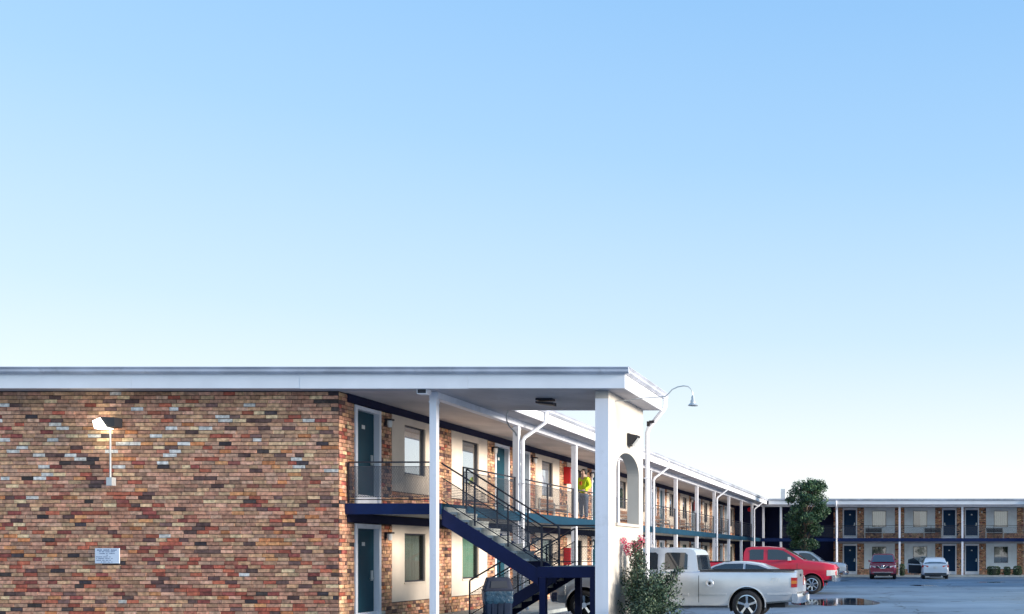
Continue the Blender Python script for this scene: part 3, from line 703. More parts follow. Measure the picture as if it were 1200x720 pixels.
b = MB(); b.lathe([(0.0, -.12), (.1, -.11), (.16, -.06), (.17, 0)], 'Y', (-11.3, 73.85, 5.05), 16); b.build('bell_dome', mat('bell_red', (0.75, 0.01, 0.04), .35), t, smooth=True)

def bench(T, u, zf, label, mm, g='benches on the upper balconies'):
    c = T(u, 0.32, zf); t = thing('bench', label, 'bench', c, group=g)
    def tb(mb, a, b_): mb.box(T(u+a[0], a[1], zf+a[2]), T(u+b_[0], b_[1], zf+b_[2]))
    for k in range(4):
        b = MB(); tb(b, (-.62, .12+.11*k, .40), (.62, .21+.11*k, .43)); b.build('seat_slat', mm, t)
    for k in range(3):
        b = MB(); tb(b, (-.62, .06, .50+.10*k), (.62, .085, .58+.10*k)); b.build('back_slat', mm, t)
    for s in (-1, 1):
        b = MB(); x0, x1 = s*.64, s*.68
        tb(b, (x0, .55, .0), (x1, .59, .60)); tb(b, (x0, .04, .0), (x1, .08, .80)); tb(b, (x0, .08, .36), (x1, .55, .40)); tb(b, (x0, .081, .56), (x1, .549, .60))
        b.build('end_frame', M_lampw, t)
bl = [(34.1, 'white framed brown bench under the third upper window from the gable'), (43.7, 'brown balcony bench right behind the portico downspout'),
      (49.6, 'brown balcony bench between the first two balcony posts right of the portico'), (55.6, 'brown balcony bench just beyond the second post right of the portico'),
      (61.0, 'brown balcony bench beside the far red cabinet'), (66.6, 'farthest brown bench on the long balcony near the dark corner')]
for u, l in bl: bench(TL, u, 2.845, l, M_wood)
for u, l in ((-1.9, 'bench under the upper window above the maroon car'), (2.6, 'bench under the upper window above the white car'), (7.3, 'bench under the upper window above the hedges')):
    bench(TB, u, 2.845, 'dark slatted '+l, M_plast)

# bin
t = thing('litter_bin', 'blue square litter bin with grey hooded lid at the foot of the stairs', 'litter bin', (-8.55, 20.75, 0), math.radians(28), local=True)
def rsq(s, r, n=5):
    pts = []
    for cx, cy, a0 in ((s-r, s-r, 0), (-s+r, s-r, 90), (-s+r, -s+r, 180), (s-r, -s+r, 270)):
        for k in range(n): a = math.radians(a0+90*k/(n-1)); pts.append((cx+r*math.cos(a), cy+r*math.sin(a)))
    return pts
def rloft(levels, wob=0, seed=1):
    m = MB(); n = None; vs = []; R = random.Random(seed)
    for s, r, z in levels:
        p = rsq(s, r); n = len(p); vs += [(x+R.uniform(-wob, wob), y+R.uniform(-wob, wob), z+R.uniform(-wob, wob)) for x, y in p]
    fs = [(i*n+k, i*n+(k+1) % n, (i+1)*n+(k+1) % n, (i+1)*n+k) for i in range(len(levels)-1) for k in range(n)]
    fs += [tuple(range(n-1, -1, -1)), tuple((len(levels)-1)*n+k for k in range(n))]
    return m.add(vs, fs)
o = rloft([(.235, .05, .01), (.245, .05, .12), (.262, .05, .5), (.275, .05, .90)]).build('bin_body', M_bin, t, smooth=True)
b = MB()
for s in (-1, 1):
    for k in (-.12, 0, .12):
        b.box((s*.245, k-.015, .15), (s*.278, k+.015, .70)); b.box((k-.015, s*.245, .15), (k+.015, s*.278, .70))
b.build('rib', M_bin, o)
rloft([(.268, .05, .66), (.285, .05, .72), (.281, .05, .80), (.292, .05, .86), (.287, .05, .93)], .010).build('bin_bag', M_bag, t, smooth=True)
rloft([(.30, .05, .93), (.305, .05, .955), (.285, .05, .965), (.225, .045, 1.19), (.21, .05, 1.215)]).build('bin_lid', M_lid, t, smooth=True)
b = MB(); b.hexa([(-.17, -.292, 1.0), (.17, -.292, 1.0), (.17, -.25, 1.0), (-.17, -.25, 1.0), (-.15, -.252, 1.14), (.15, -.252, 1.14), (.15, -.22, 1.14), (-.15, -.22, 1.14)]); b.build('lid_flap', M_plast, t)

# ---------------------------------------------------------------- vehicles
def interp(P, x):
    if x <= P[0][0]: return P[0][1]
    for (a, b_), (c, d_) in zip(P, P[1:]):
        if x <= c: return b_+(d_-b_)*(x-a)/(c-a) if c > a else d_
    return P[-1][1]
def apply_bool(ob, cutters):
    for cu in cutters:
        m = ob.modifiers.new('b', 'BOOLEAN'); m.operation = 'DIFFERENCE'; m.object = cu; m.solver = 'EXACT'
    bpy.context.view_layer.update()
    dg = bpy.context.evaluated_depsgraph_get(); me = bpy.data.meshes.new_from_object(ob.evaluated_get(dg))
    ob.modifiers.clear(); old = ob.data; ob.data = me
    for cu in cutters: bpy.data.objects.remove(cu)
WHEELS = {}
def wheel(t, x, y, r, rim, w_, side, rimmat=M_chrome, spokes=6):
    key = (r, rim, w_, spokes, rimmat.name)
    tm = MB(); tm.lathe([(rim, -w_/2), (r*.86, -w_/2-.005), (r*.96, -w_/2+.02), (r, -w_/2+.06), (r, w_/2-.06), (r*.96, w_/2-.02), (r*.86, w_/2+.005), (rim, w_/2)], 'Y', (0, 0, 0), 36)
    ty = tm.build('wheel', M_tyre, t, smooth=True, org=Vector((0, 0, 0)), sharp=50)
    ty.location = (x, y, r)
    f = side; rm = MB()
    rm.lathe([(rim+.005, f*w_*.5), (rim-.02, f*w_*.52), (rim-.035, f*w_*.40), (rim-.05, f*w_*.1)], 'Y', (0, 0, 0), 36)
    rm.lathe([(0.0, f*w_*.42), (rim*.26, f*w_*.42), (rim*.30, f*w_*.34), (rim*.3, f*w_*.2)], 'Y', (0, 0, 0), 20)
    for k in range(spokes):
        a = 2*PI*k/spokes+.3; ca, sa = math.cos(a), math.sin(a)
        def P(rad, wd, h): return (rad*ca-wd*sa, h, rad*sa+wd*ca)
        y0, y1 = f*w_*.24, f*w_*.37; y2 = f*w_*.43; wi, wo = rim*.13, rim*.17
        rm.hexa([P(rim*.22, -wi, y0), P(rim*.93, -wo, y0), P(rim*.93, wo, y0), P(rim*.22, wi, y0), P(rim*.22, -wi*.7, y1), P(rim*.93, -wo*.7, y2), P(rim*.93, wo*.7, y2), P(rim*.22, wi*.7, y1)])
    ro = rm.build('rim', rimmat, ty, smooth=True, sharp=30, org=Vector((0, 0, 0)))
    dm_ = MB(); dm_.lathe([(0.001, f*w_*.05), (rim-.03, f*w_*.05)], 'Y', (0, 0, 0), 24); dm_.lathe([(0.001, f*w_*.15), (rim*.62, f*w_*.15)], 'Y', (0, 0, 0), 24)
    dm_.build('brake_disc', M_plast, ty, org=Vector((0, 0, 0)))

def vehicle(name, label, cat, loc, rz, P):
    """local x forward from the rear axle, y left, z up"""
    t = thing(name, label, cat, loc, rz, local=True)
    W = P['W']; top = P['top']; bot = P['bot']; xr, xf = top[0][0], top[-1][0]; paint = P['paint']
    wend = P.get('wend', .10); rnd = P.get('rnd', .35)
    def hw(x):
        q = 1.0; dl = x-xr; df = xf-x
        if dl < rnd: q -= P.get('wendr', wend*.6)*(1-dl/rnd)**2
        if df < rnd*1.8: q -= wend*(1-df/(rnd*1.8))**2
        return W*q
    def ring(x):
        w_ = hw(x); zb = interp(bot, x); zt = interp(top, x); h = zt-zb
        return [(0, zb), (.80*w_, zb), (.955*w_, zb+.05), (.975*w_, zb+.13), (.995*w_, zb+.30*h), (w_, zb+.55*h), (.992*w_, zb+.72*h), (.975*w_, zt-.10), (.955*w_, zt-.045), (.90*w_, zt-.008), (.6*w_, zt+.012), (0, zt+.02)]
    xs = sorted(set(round(q, 3) for q in [xr, xf]+[p[0] for p in top]+[xr+(xf-xr)*k/34 for k in range(35)]+[xr+.03, xf-.03, xr+.1, xf-.1]))
    m = MB(); vs = []; n = 0
    for x in xs:
        R = ring(x); full = R+[(-y, z_) for y, z_ in R[-2:0:-1]]; n = len(full); vs += [(x, y, z_) for y, z_ in full]
    fs = [(i*n+k, (i+1)*n+k, (i+1)*n+(k+1) % n, i*n+(k+1) % n) for i in range(len(xs)-1) for k in range(n)]
    fs += [tuple(range(n)), tuple((len(xs)-1)*n+k for k in range(n-1, -1, -1))]
    m.add(vs, fs); body = m.build('body', paint, t)
    cut = []
    for ax in P['axles']:
        for s in (-1, 1):
            c = MB(); c.lathe([(P['arch'], s*W*.50), (P['arch'], s*W*1.2)], 'Y', (ax, 0, P['r']*1.02), 32)
            k_ = 32; nn = len(c.v); c.f.append(tuple(range(k_))); c.c.append(None); c.f.append(tuple(range(nn-k_, nn))); c.c.append(None)
            cut.append(c.build('cut', M_plast, t))
    if 'bed' in P:
        b0, b1, bz = P['bed']; cut.append(MB().box((b0, -W*.84, bz), (b1, W*.84, 3)).build('cut', M_plast, t))
    body.data.materials.append(M_plast)
    apply_bool(body, cut)
    me = body.data; me.polygons.foreach_set('use_smooth', [True]*len(me.polygons)); me.set_sharp_from_angle(angle=math.radians(28))
    # arch lining and flares
    for ax in P['axles']:
        for s in (-1, 1):
            c = MB(); a0 = P['arch']; N = 22
            prof = [(a0-.012, -.02), (a0+.020, -.012), (a0+.022, .004), (a0-.005, .010)]
            vs = []
            for k in range(N+1):
                a = math.radians(-8+196*k/N)
                for rr_, yy in prof:
                    z_ = P['r']*1.02+rr_*math.sin(a); x_ = ax+rr_*math.cos(a)
                    w_ = hw(x_); zb = interp(bot, x_); zt = interp(top, x_)
                    f_ = (z_-zb)/(zt-zb); yy2 = w_*(0.962+.033*min(1, max(0, f_)/.3))
                    vs.append((x_, s*(yy2+yy), z_))
            q = len(prof); fs = [(k*q+i, k*q+(i+1) % q, (k+1)*q+(i+1) % q, (k+1)*q+i) for k in range(N) for i in range(q)]
            c.add(vs, fs); c.build('wheel_arch', P.get('archmat', paint), t, smooth=True)
            c = MB(); 
            c.lathe([(a0-.004, s*W*.505), (a0-.004, s*W*.93)], 'Y', (ax, 0, P['r']*1.02), 32)
            # keep only the upper half of the liner
            vv = c.v; c.f = [f for f in c.f if all(vv[i][2] > P['r']*.55 for i in f)]; c.c = [None]*len(c.f)
            c.build('arch_liner', M_plast, t, fix=False)
    # greenhouse
    gh = P['cab']; zb = min(z_ for _, z_ in gh); zt = max(z_ for _, z_ in gh); wb, wt = W*P.get('wb', .92), W*P.get('wt', .78)
    def gy(z_):
        f_ = max(0, min(1, (z_-zb)/(zt-zb))); return wb+(wt-wb)*f_-(.05*max(0, f_-.85)/.15)
    n = len(gh); vs = [(x, gy(z_), z_) for x, z_ in gh]+[(x, gy(z_)*.55, z_+(.025 if z_ > zt-.12 else .0)) for x, z_ in gh]+[(x, -gy(z_)*.55, z_+(.025 if z_ > zt-.12 else .0)) for x, z_ in gh]+[(x, -gy(z_), z_) for x, z_ in gh]
    m = MB(); fs = [tuple(range(n)), tuple(range(4*n-1, 3*n-1, -1))]
    for s in range(3): fs += [(s*n+i, (s+1)*n+i, (s+1)*n+(i+1) % n, s*n+(i+1) % n) for i in range(n)]
    m.add(vs, fs); cabin = m.build('cabin', paint, t, smooth=True, sharp=30)
    for poly in P['side_windows']:
        for s in (-1, 1):
            m = MB(); k = len(poly); vs = [(x, s*(gy(z_)+.002), z_) for x, z_ in poly]+[(x, s*(gy(z_)+.007), z_) for x, z_ in poly]
            m.add(vs, [tuple(range(k)), tuple(range(2*k-1, k-1, -1))]+[(i, i+k, (i+1) % k+k, (i+1) % k) for i in range(k)]); m.build('side_window', M_glass, cabin)
    for nm, (p, q) in (('windscreen', P['ws']), ('rear_window', P['rw'])):
        dx, dz = q[0]-p[0], q[1]-p[1]; l = math.hypot(dx, dz); sgn = 1 if nm == 'windscreen' else -1
        nx, nz = abs(dz)/l*sgn, abs(dx)/l
        vs = []
        for e in (.004, .012):
            for (px, pz) in (p, q):
                for f_ in (-1, -.55, .55, 1):
                    bul = (.0 if abs(f_) > .6 else .010)
                    vs.append((px+nx*(e+bul), f_*(gy(pz)-.07), pz+nz*(e+bul)))
        fs = []
        for L_ in (0, 8):
            for i in range(3): fs.append((L_+i, L_+i+1, L_+i+5, L_+i+4))
        fs += [(0, 4, 12, 8), (3, 11, 15, 7), (0, 8, 9, 1), (1, 9, 10, 2), (2, 10, 11, 3), (4, 5, 13, 12), (5, 6, 14, 13), (6, 7, 15, 14)]
        MB().add(vs, fs).build(nm, M_glass, cabin)
    # seams
    def sy(x, z_):
        R = ring(x); R = sorted(R, key=lambda q: q[1]); Q = [(b_, a) for a, b_ in ring(x)[2:10]]; return interp(Q, z_)
    for x, z0, z1 in P.get('seams', []):
        for s in (-1, 1):
            m = MB(); N = 8; vs = []
            for k in range(N+1):
                z_ = z0+(z1-z0)*k/N; y = sy(x, z_)+.003
                vs += [(x-.007, s*y, z_), (x+.007, s*y, z_)]
            m.add(vs, [(2*k, 2*k+1, 2*k+3, 2*k+2) for k in range(N)]); m.build('door_seam', M_plast, body, fix=False)
    for x, z_ in P.get('handles', []):
        for s in (-1, 1):
            y = sy(x, z_); bx('door_handle', (x-.09, s*(y-.005), z_-.02), (x+.09, s*(y+.03), z_+.02), P.get('handlemat', paint), body)
    for s in (-1, 1):
        x, z_ = P['mirror']; y = gy(z_); MR = .22 if 'bed' in P else .17
        m = MB(); m.hexa([(x-.06, s*(y-.02), z_-.03), (x+.08, s*(y-.02), z_-.03), (x+.07, s*(y+MR), z_-.04), (x-.05, s*(y+MR+.02), z_-.04), (x-.06, s*(y-.02), z_+.02), (x+.07, s*(y-.02), z_+.02), (x+.06, s*(y+MR-.01), z_+.11), (x-.05, s*(y+MR+.01), z_+.11)])
        m.build('wing_mirror', P.get('mirrormat', paint), t, smooth=True)
    for ax in P['axles']:
        for s in (-1, 1): wheel(t, ax, s*(W-.13-P.get('inset', 0)), P['r'], P['rim'], P.get('tw', .24), s, P.get('rimmat', M_chrome), P.get('spokes', 6))
    bx('underbody', (xr+.35, -W*.42, interp(bot, 0)-.08), (xf-.45, W*.42, interp(bot, 0)+.02), M_plast, t)
    return t, body, sy, hw, gy

# silver pickup, nose to the wing (faces -X)
def pickup(label, loc, rz, paint, S, name='pickup_truck'):
    t, body, sy, hw, gy = vehicle(name, label, 'pickup truck', loc, rz, S)
    W = S['W']; xr, xf = S['top'][0][0], S['top'][-1][0]; b0, b1, bz = S['bed']
    zr = interp(S['top'], b0)
    # bed details
    for s in (-1, 1):
        bx('bed_rail', (b0-.02, s*W*.845, zr+.0), (b1+.03, s*W*.95, zr+.022), M_plast, body)
        m = MB(); m.box((xr-.015, s*(W*.80), zr-.42), (xr+.13, s*(W*.985), zr-.17)); tl = m.build('tail_light', M_taill, t, smooth=False)
        m = MB(); m.box((xr-.02, s*(W*.805), zr-.33), (xr+.125, s*(W*.99), zr-.25)); m.build('amber_lens', M_amber, tl)
    m = MB(); m.box((xr-.012, -W*.77, zr-.52), (xr+.01, W*.77, zr-.02)); m.build('tailgate', paint, t)
    bx('tailgate_handle', (xr-.03, -.13, zr-.16), (xr-.012, .13, zr-.09), M_plast, t)
    def bumper(x, sg, z0, z1, mt, nm):
        N = 20; vs = []
        for k in range(N+1):
            y = -W*.96+2*W*.96*k/N; q = abs(y)/W; off = -.20*q**5
            for dx, z_ in ((0, z0+.02), (.13, z0), (.16, z0+.5*(z1-z0)), (.14, z1), (0, z1)):
                vs.append((x+sg*(dx+off), y, z_))
        fs = [(k*5+i, k*5+(i+1) % 5, (k+1)*5+(i+1) % 5, (k+1)*5+i) for k in range(N) for i in range(5)]+[tuple(range(5)), tuple(N*5+i for i in range(4, -1, -1))]
        return MB().add(vs, fs).build(nm, mt, t, smooth=True, sharp=40)
    rb = bumper(xr-.05, -1, S.get('rb0', .44), S.get('rb1', .68), M_chrome, 'rear_bumper')
    bx('licence_plate', (xr-.235, -.16, S.get('rb0', .44)+.05), (xr-.216, .16, S.get('rb0', .44)+.19), M_lampw, rb)
    bumper(xf-.04, 1, S.get('fb0', .48), S.get('fb1', .72), M_chrome, 'front_bumper')
    zh = interp(S['top'], xf-.02)+.02
    m = MB(); m.box((xf-.02, -W*.58, zh-.42), (xf+.02, W*.58, zh-.06)); gr = m.build('grille', M_plast, t)
    for k in range(4): bx('grille_bar', (xf+.02, -W*.57, zh-.40+.1*k), (xf+.035, W*.57, zh-.37+.1*k), M_chrome, gr)
    for s in (-1, 1):
        m = MB(); P2 = [(xf-.42, s*hw(xf-.42)*1.004), (xf-.25, s*hw(xf-.25)*1.004), (xf-.08, s*hw(xf-.08)*1.004), (xf+.012, s*hw(xf)*.97), (xf+.028, s*W*.59), (xf-.1, s*W*.59), (xf-.3, s*W*.75)]
        m.prism(P2, 'Z', zh-.37, zh-.13)
        m.build('headlight', M_headl, t)
    return t, body, sy
W_ = 0.98
S1 = dict(W=W_, paint=M_silver, r=.39, rim=.265, arch=.47, tw=.26, axles=(0, 4.2), wend=.10,
    top=[(-1.27, 1.27), (1.2, 1.28), (1.3, 1.27), (3.55, 1.27), (3.75, 1.24), (4.6, 1.16), (5.0, 1.08), (5.1, .98)],
    bot=[(-1.27, .48), (-.5, .42), (.6, .33), (3.5, .33), (4.7, .42), (5.1, .46)], bed=(-1.2, 1.19, .80),
    cab=[(1.26, 1.22), (1.345, 1.72), (1.40, 1.80), (1.52, 1.845), (2.2, 1.865), (2.9, 1.85), (3.08, 1.80), (3.50, 1.42), (3.75, 1.22)],
    side_windows=[[(1.55, 1.31), (2.14, 1.31), (2.14, 1.72), (2.08, 1.75), (1.62, 1.745), (1.55, 1.69)], [(2.32, 1.31), (3.46, 1.31), (3.40, 1.42), (3.05, 1.74), (2.38, 1.75), (2.32, 1.70)]],
    ws=((3.66, 1.30), (3.10, 1.78)), rw=((1.272, 1.29), (1.338, 1.68)), mirror=(3.25, 1.36), mirrormat=M_plast,
    seams=[(1.24, .46, 1.24), (2.23, .5, 1.24), (3.48, .5, 1.24)], handles=[(2.42, 1.10)], wb=.925, wt=.80, spokes=5)
tS, bS, syS = pickup('silver pickup truck parked nose-in beside the white portico', (-3.91, 26.03, 0), PI, M_silver, S1)
for s in (-1,):
    pass
y_ = syS(.95, 1.0)
for s in (-1, 1):
    m = MB(); m.lathe([(0.0, s*(y_+.012)), (.030, s*(y_+.012)), (.032, s*(y_+.016))], 'Y', (.96, 0, .95), 16); m.build('fuel_cap', M_plast, bS, smooth=True)
    m = MB(); m.lathe([(.045, s*(y_+.004)), (.065, s*(y_+.018)), (.10, s*(y_+.010)), (.11, s*(y_-.004))], 'Y', (.96, 0, .95), 20); m.build('fuel_door_rim', M_silver, bS, smooth=True)
    m = MB(); m.box((.52, s*(W_*.985), .66), (1.18, s*(W_*1.012), .70)); m.build('side_moulding', M_silver, bS); m = MB(); m.box((-1.15, s*(W_*.94), .66), (-.52, s*(W_*1.002), .70)); m.build('side_moulding', M_silver, bS); m = MB(); m.box((1.5, s*(W_*.985), .645), (3.45, s*(W_*1.01), .70)); m.build('side_moulding', M_silver, bS)
cu = bpy.data.curves.new('side_badge', 'FONT'); cu.body = 'Z71'; cu.size = .16; cu.shear = .3; cu.extrude = .002; cu.align_x = 'CENTER'
tmp = bpy.data.objects.new('tmp', cu); C.objects.link(tmp); bpy.context.view_layer.update()
me = bpy.data.meshes.new_from_object(tmp.evaluated_get(bpy.context.evaluated_depsgraph_get())); bpy.data.objects.remove(tmp)
me.materials.clear(); me.materials.append(M_lampw); o = bpy.data.objects.new('side_badge', me); C.objects.link(o); o.parent = bS
o.location = (-.72, W_*.992+.008, .98); o.rotation_euler = (PI/2, 0, PI)

# red pickup, facing right
S2 = dict(W=.99, paint=M_red, r=.40, rim=.27, arch=.49, tw=.27, axles=(0, 3.57), wend=.13,
    top=[(-1.2, 1.36), (.6, 1.38), (2.9, 1.42), (3.25, 1.42), (4.1, 1.33), (4.5, 1.24), (4.62, 1.10)],
    bot=[(-1.2, .66), (.5, .48), (3.0, .48), (4.2, .56), (4.62, .60)], bed=(-1.12, .55, .85), fb0=.52, fb1=.80,
    cab=[(.66, 1.36), (.68, 1.75), (.76, 1.94), (.95, 1.99), (1.7, 2.0), (2.2, 1.96), (2.5, 1.86), (2.95, 1.60), (3.25, 1.40)],
    side_windows=[[(.93, 1.45), (1.52, 1.45), (1.52, 1.89), (1.0, 1.89), (.93, 1.84)], [(1.70, 1.45), (2.92, 1.45), (2.82, 1.55), (2.35, 1.84), (2.1, 1.89), (1.70, 1.89)]],
    ws=((3.17, 1.45), (2.40, 1.91)), rw=((.665, 1.45), (.73, 1.86)), mirror=(2.62, 1.46), mirrormat=M_steel,
    seams=[(.64, .55, 1.34), (1.61, .55, 1.38), (2.95, .55, 1.38)], handles=[(1.75, 1.22), (1.40, 1.22)], archmat=M_red, wb=.925, wt=.80, spokes=7)
pickup('red four door pickup truck parked nose outwards behind the silver pickup', (-7.24, 42.1, 0), 0, M_red, S2)
# pale older pickup near the far corner
S3 = dict(S2); S3.update(paint=M_silver2, W=.95, top=[(-1.2, 1.10), (.6, 1.12), (2.9, 1.20), (3.25, 1.20), (4.1, 1.14), (4.5, 1.08), (4.62, .98)],
    bot=[(-1.2, .52), (.5, .42), (3.0, .42), (4.2, .48), (4.62, .5)], bed=(-1.12, .55, .7), fb0=.40, fb1=.62,
    cab=[(.66, 1.12), (.68, 1.6), (.76, 1.78), (.95, 1.84), (1.7, 1.86), (2.2, 1.84), (2.45, 1.76), (2.95, 1.42), (3.25, 1.18)],
    side_windows=[[(.93, 1.22), (1.52, 1.22), (1.52, 1.74), (1.0, 1.74), (.93, 1.7)], [(1.70, 1.22), (2.95, 1.22), (2.82, 1.38), (2.38, 1.70), (2.1, 1.75), (1.70, 1.75)]],
    ws=((3.15, 1.25), (2.40, 1.78)), rw=((.665, 1.22), (.73, 1.7)), mirror=(2.62, 1.24), seams=[(.64, .5, 1.1), (1.61, .5, 1.15), (2.95, .5, 1.15)], handles=[(1.75, 1.0)], archmat=M_silver2, r=.37, arch=.45, rim=.22)
pickup('pale silver pickup truck peeping out beyond the red pickup', (-7.9, 61.5, 0), 0, M_silver2, S3)

def car(label, loc, rz, P, name, cat, rear=True, plate='both', vgrille=False):
    t, body, sy, hw, gy = vehicle(name, label, cat, loc, rz, P)
    W = P['W']; xr, xf = P['top'][0][0], P['top'][-1][0]; zf_ = P['zf']; zr_ = P['zr']
    for s in (-1, 1):
        m = MB(); m.hexa([(xf-.42, s*W*.93, zf_-.09), (xf-.10, s*W*.50, zf_-.09), (xf+.015, s*W*.52, zf_-.09), (xf-.14, s*W*.93, zf_-.09),
                          (xf-.50, s*W*.94, zf_+.05), (xf-.12, s*W*.50, zf_+.03), (xf-.01, s*W*.52, zf_+.03), (xf-.20, s*W*.93, zf_+.05)]); m.build('headlight', M_headl, t)
        m = MB(); m.hexa([(xr-.012, s*W*.52, zr_-.05), (xr+.04, s*W*.52, zr_-.05), (xr+.30, s*W*.99, zr_-.06), (xr+.05, s*W*.965, zr_-.06),
                          (xr-.005, s*W*.52, zr_+.04), (xr+.04, s*W*.52, zr_+.04), (xr+.30, s*W*.985, zr_+.07), (xr+.05, s*W*.96, zr_+.07)]); m.build('tail_light', M_taill, t)
    m = MB(); m.box((xf-.03, -W*.48, zf_-.12), (xf+.012, W*.48, zf_+.02)); gr = m.build('grille', M_plast, t)
    if vgrille:
        m = MB(); z0 = zf_
        pts = [(-.34, .06), (-.14, -.13), (.14, -.13), (.34, .06)]
        for (a, b_), (c, d_) in zip(pts, pts[1:]):
            m.hexa([(xf+.012, a, z0+b_-.03), (xf+.012, c, z0+d_-.03), (xf+.035, c, z0+d_-.03), (xf+.035, a, z0+b_-.03), (xf+.012, a, z0+b_+.03), (xf+.012, c, z0+d_+.03), (xf+.035, c, z0+d_+.03), (xf+.035, a, z0+b_+.03)])
        m.build('grille_chevron', M_chrome, gr)
        m = MB(); m.lathe([(.065, xf+.03), (.085, xf+.045), (.10, xf+.03)], 'X', (0, 0, z0-.01), 20); m.box((xf+.03, -.11, z0-.025), (xf+.05, .11, z0+.005)); m.build('front_badge', M_chrome, gr, smooth=True)
    bx('lower_grille', (xf-.05, -W*.62, .32), (xf+.010, W*.62, .44), M_plast, t)
    bx('bumper_strip', (xf-.02, -W*.74, .455), (xf+.016, W*.74, .49), M_chrome if vgrille else P['paint'], t)
    bx('rear_valance', (xr-.012, -W*.80, P.get('rv', .30)), (xr+.05, W*.80, P.get('rv', .30)+.12), M_plast, t)
    bx('licence_plate', (xr-.02, -.15, zr_-.14), (xr-.008, .15, zr_-.02), M_lampw, t)
    return t, body, sy, gy
SED = dict(W=.91, r=.33, rim=.225, arch=.385, tw=.22, axles=(0, 2.78), wend=.20, wendr=.14, rnd=.40, inset=.02,
    top=[(-1.05, .80), (-1.0, .98), (-.5, 1.03), (.3, 1.0), (1.8, .96), (2.2, .95), (3.0, .86), (3.5, .74), (3.72, .60)],
    bot=[(-1.05, .34), (-.6, .24), (3.0, .2), (3.72, .28)],
    cab=[(-.55, .99), (-.15, 1.22), (.25, 1.37), (.7, 1.44), (1.15, 1.455), (1.5, 1.42), (1.8, 1.32), (2.3, 1.05), (2.45, .92)],
    side_windows=[[(-.15, 1.06), (.75, 1.03), (.75, 1.39), (.35, 1.34), (.0, 1.22)], [(.82, 1.03), (1.98, 1.01), (1.98, 1.14), (1.7, 1.31), (1.4, 1.39), (.82, 1.40)]],
    ws=((2.36, 1.0), (1.62, 1.39)), rw=((-.48, 1.03), (.22, 1.35)), mirror=(2.0, 1.03), seams=[(.78, .32, .97), (1.95, .3, .93), (-.05, .8, .98)], handles=[(.95, .86), (.1, .88)],
    zf=.68, zr=.86, wt=.68, spokes=10)
s4 = dict(SED); s4.update(paint=M_silver2)
car('silver saloon car hidden between the silver and red pickups', (-4.15, 31.8, 0), PI, s4, 'saloon_car', 'car')
SUV = dict(W=.92, r=.36, rim=.235, arch=.42, tw=.23, axles=(0, 2.7), wend=.16, wendr=.08, rnd=.40, paint=M_maroon, inset=.02,
    top=[(-.95, 1.0), (-.9, 1.10), (0, 1.12), (1.9, 1.10), (2.25, 1.08), (3.0, 1.02), (3.45, .92), (3.62, .76)],
    bot=[(-.95, .42), (-.5, .30), (3.0, .26), (3.62, .34)],
    cab=[(-.93, 1.08), (-.80, 1.40), (-.55, 1.62), (.0, 1.67), (1.0, 1.68), (1.4, 1.62), (1.7, 1.50), (2.2, 1.20), (2.4, 1.05)],
    side_windows=[[(-.55, 1.18), (.65, 1.15), (.65, 1.58), (-.35, 1.56)], [(.72, 1.15), (1.95, 1.13), (1.95, 1.24), (1.6, 1.49), (1.3, 1.58), (.72, 1.59)]],
    ws=((2.33, 1.13), (1.52, 1.60)), rw=((-.90, 1.15), (-.62, 1.57)), mirror=(1.95, 1.17), seams=[(.68, .4, 1.08), (1.98, .4, 1.06)], handles=[(.85, .98), (-.1, .98)], mirrormat=M_maroon,
    zf=.86, zr=1.0, wt=.74, spokes=10, archmat=M_plast)
t, body, sy, gy = car('maroon crossover car facing the camera in front of the far wing', (-1.05, 67.95, 0), -PI/2, SUV, 'crossover_car', 'car', vgrille=True)
for s in (-1, 1): bx('roof_rail', (-.5, s*.60, 1.70), (1.3, s*.635, 1.735), M_steel, t)
s5 = dict(SED); s5.update(paint=M_wcar, rimmat=M_steel, inset=.0)
t, body, sy, gy = car('white saloon car with its driver door open, parked nose to the far wing', (2.45, 65.55, 0), PI/2, s5, 'saloon_car', 'car')
# open driver's door (car's left side), hinged at x=1.95
m = MB(); a = math.radians(62); hx, hy = 1.93, .90
def DP(l, z_, th): return (hx-l*math.cos(a)-th*math.sin(a), hy+l*math.sin(a)-th*math.cos(a), z_)
poly = [(0, .32), (1.02, .36), (1.08, .7), (1.08, 1.0), (0, .93)]
vs = [DP(l, z_, 0) for l, z_ in poly]+[DP(l, z_, .07) for l, z_ in poly]; k = 5
m.add(vs, [tuple(range(k)), tuple(range(2*k-1, k-1, -1))]+[(i, i+k, (i+1) % k+k, (i+1) % k) for i in range(k)]); dr = m.build('open_door', M_wcar, t)
poly = [(.04, .34), (1.0, .38), (1.04, .95), (.04, .90)]
m = MB(); vs = [DP(l, z_, .075) for l, z_ in poly]+[DP(l, z_, .10) for l, z_ in poly]; k = 4
m.add(vs, [tuple(range(k)), tuple(range(2*k-1, k-1, -1))]+[(i, i+k, (i+1) % k+k, (i+1) % k) for i in range(k)]); m.build('door_lining', M_plast, dr)
poly = [(.02, .95), (1.06, 1.01), (1.02, 1.30), (.60, 1.40), (.25, 1.20)]
m = MB(); vs = [DP(l, z_, .02) for l, z_ in poly]+[DP(l, z_, .035) for l, z_ in poly]; k = 5
m.add(vs, [tuple(range(k)), tuple(range(2*k-1, k-1, -1))]+[(i, i+k, (i+1) % k+k, (i+1) % k) for i in range(k)]); m.build('door_window', M_glass, dr)

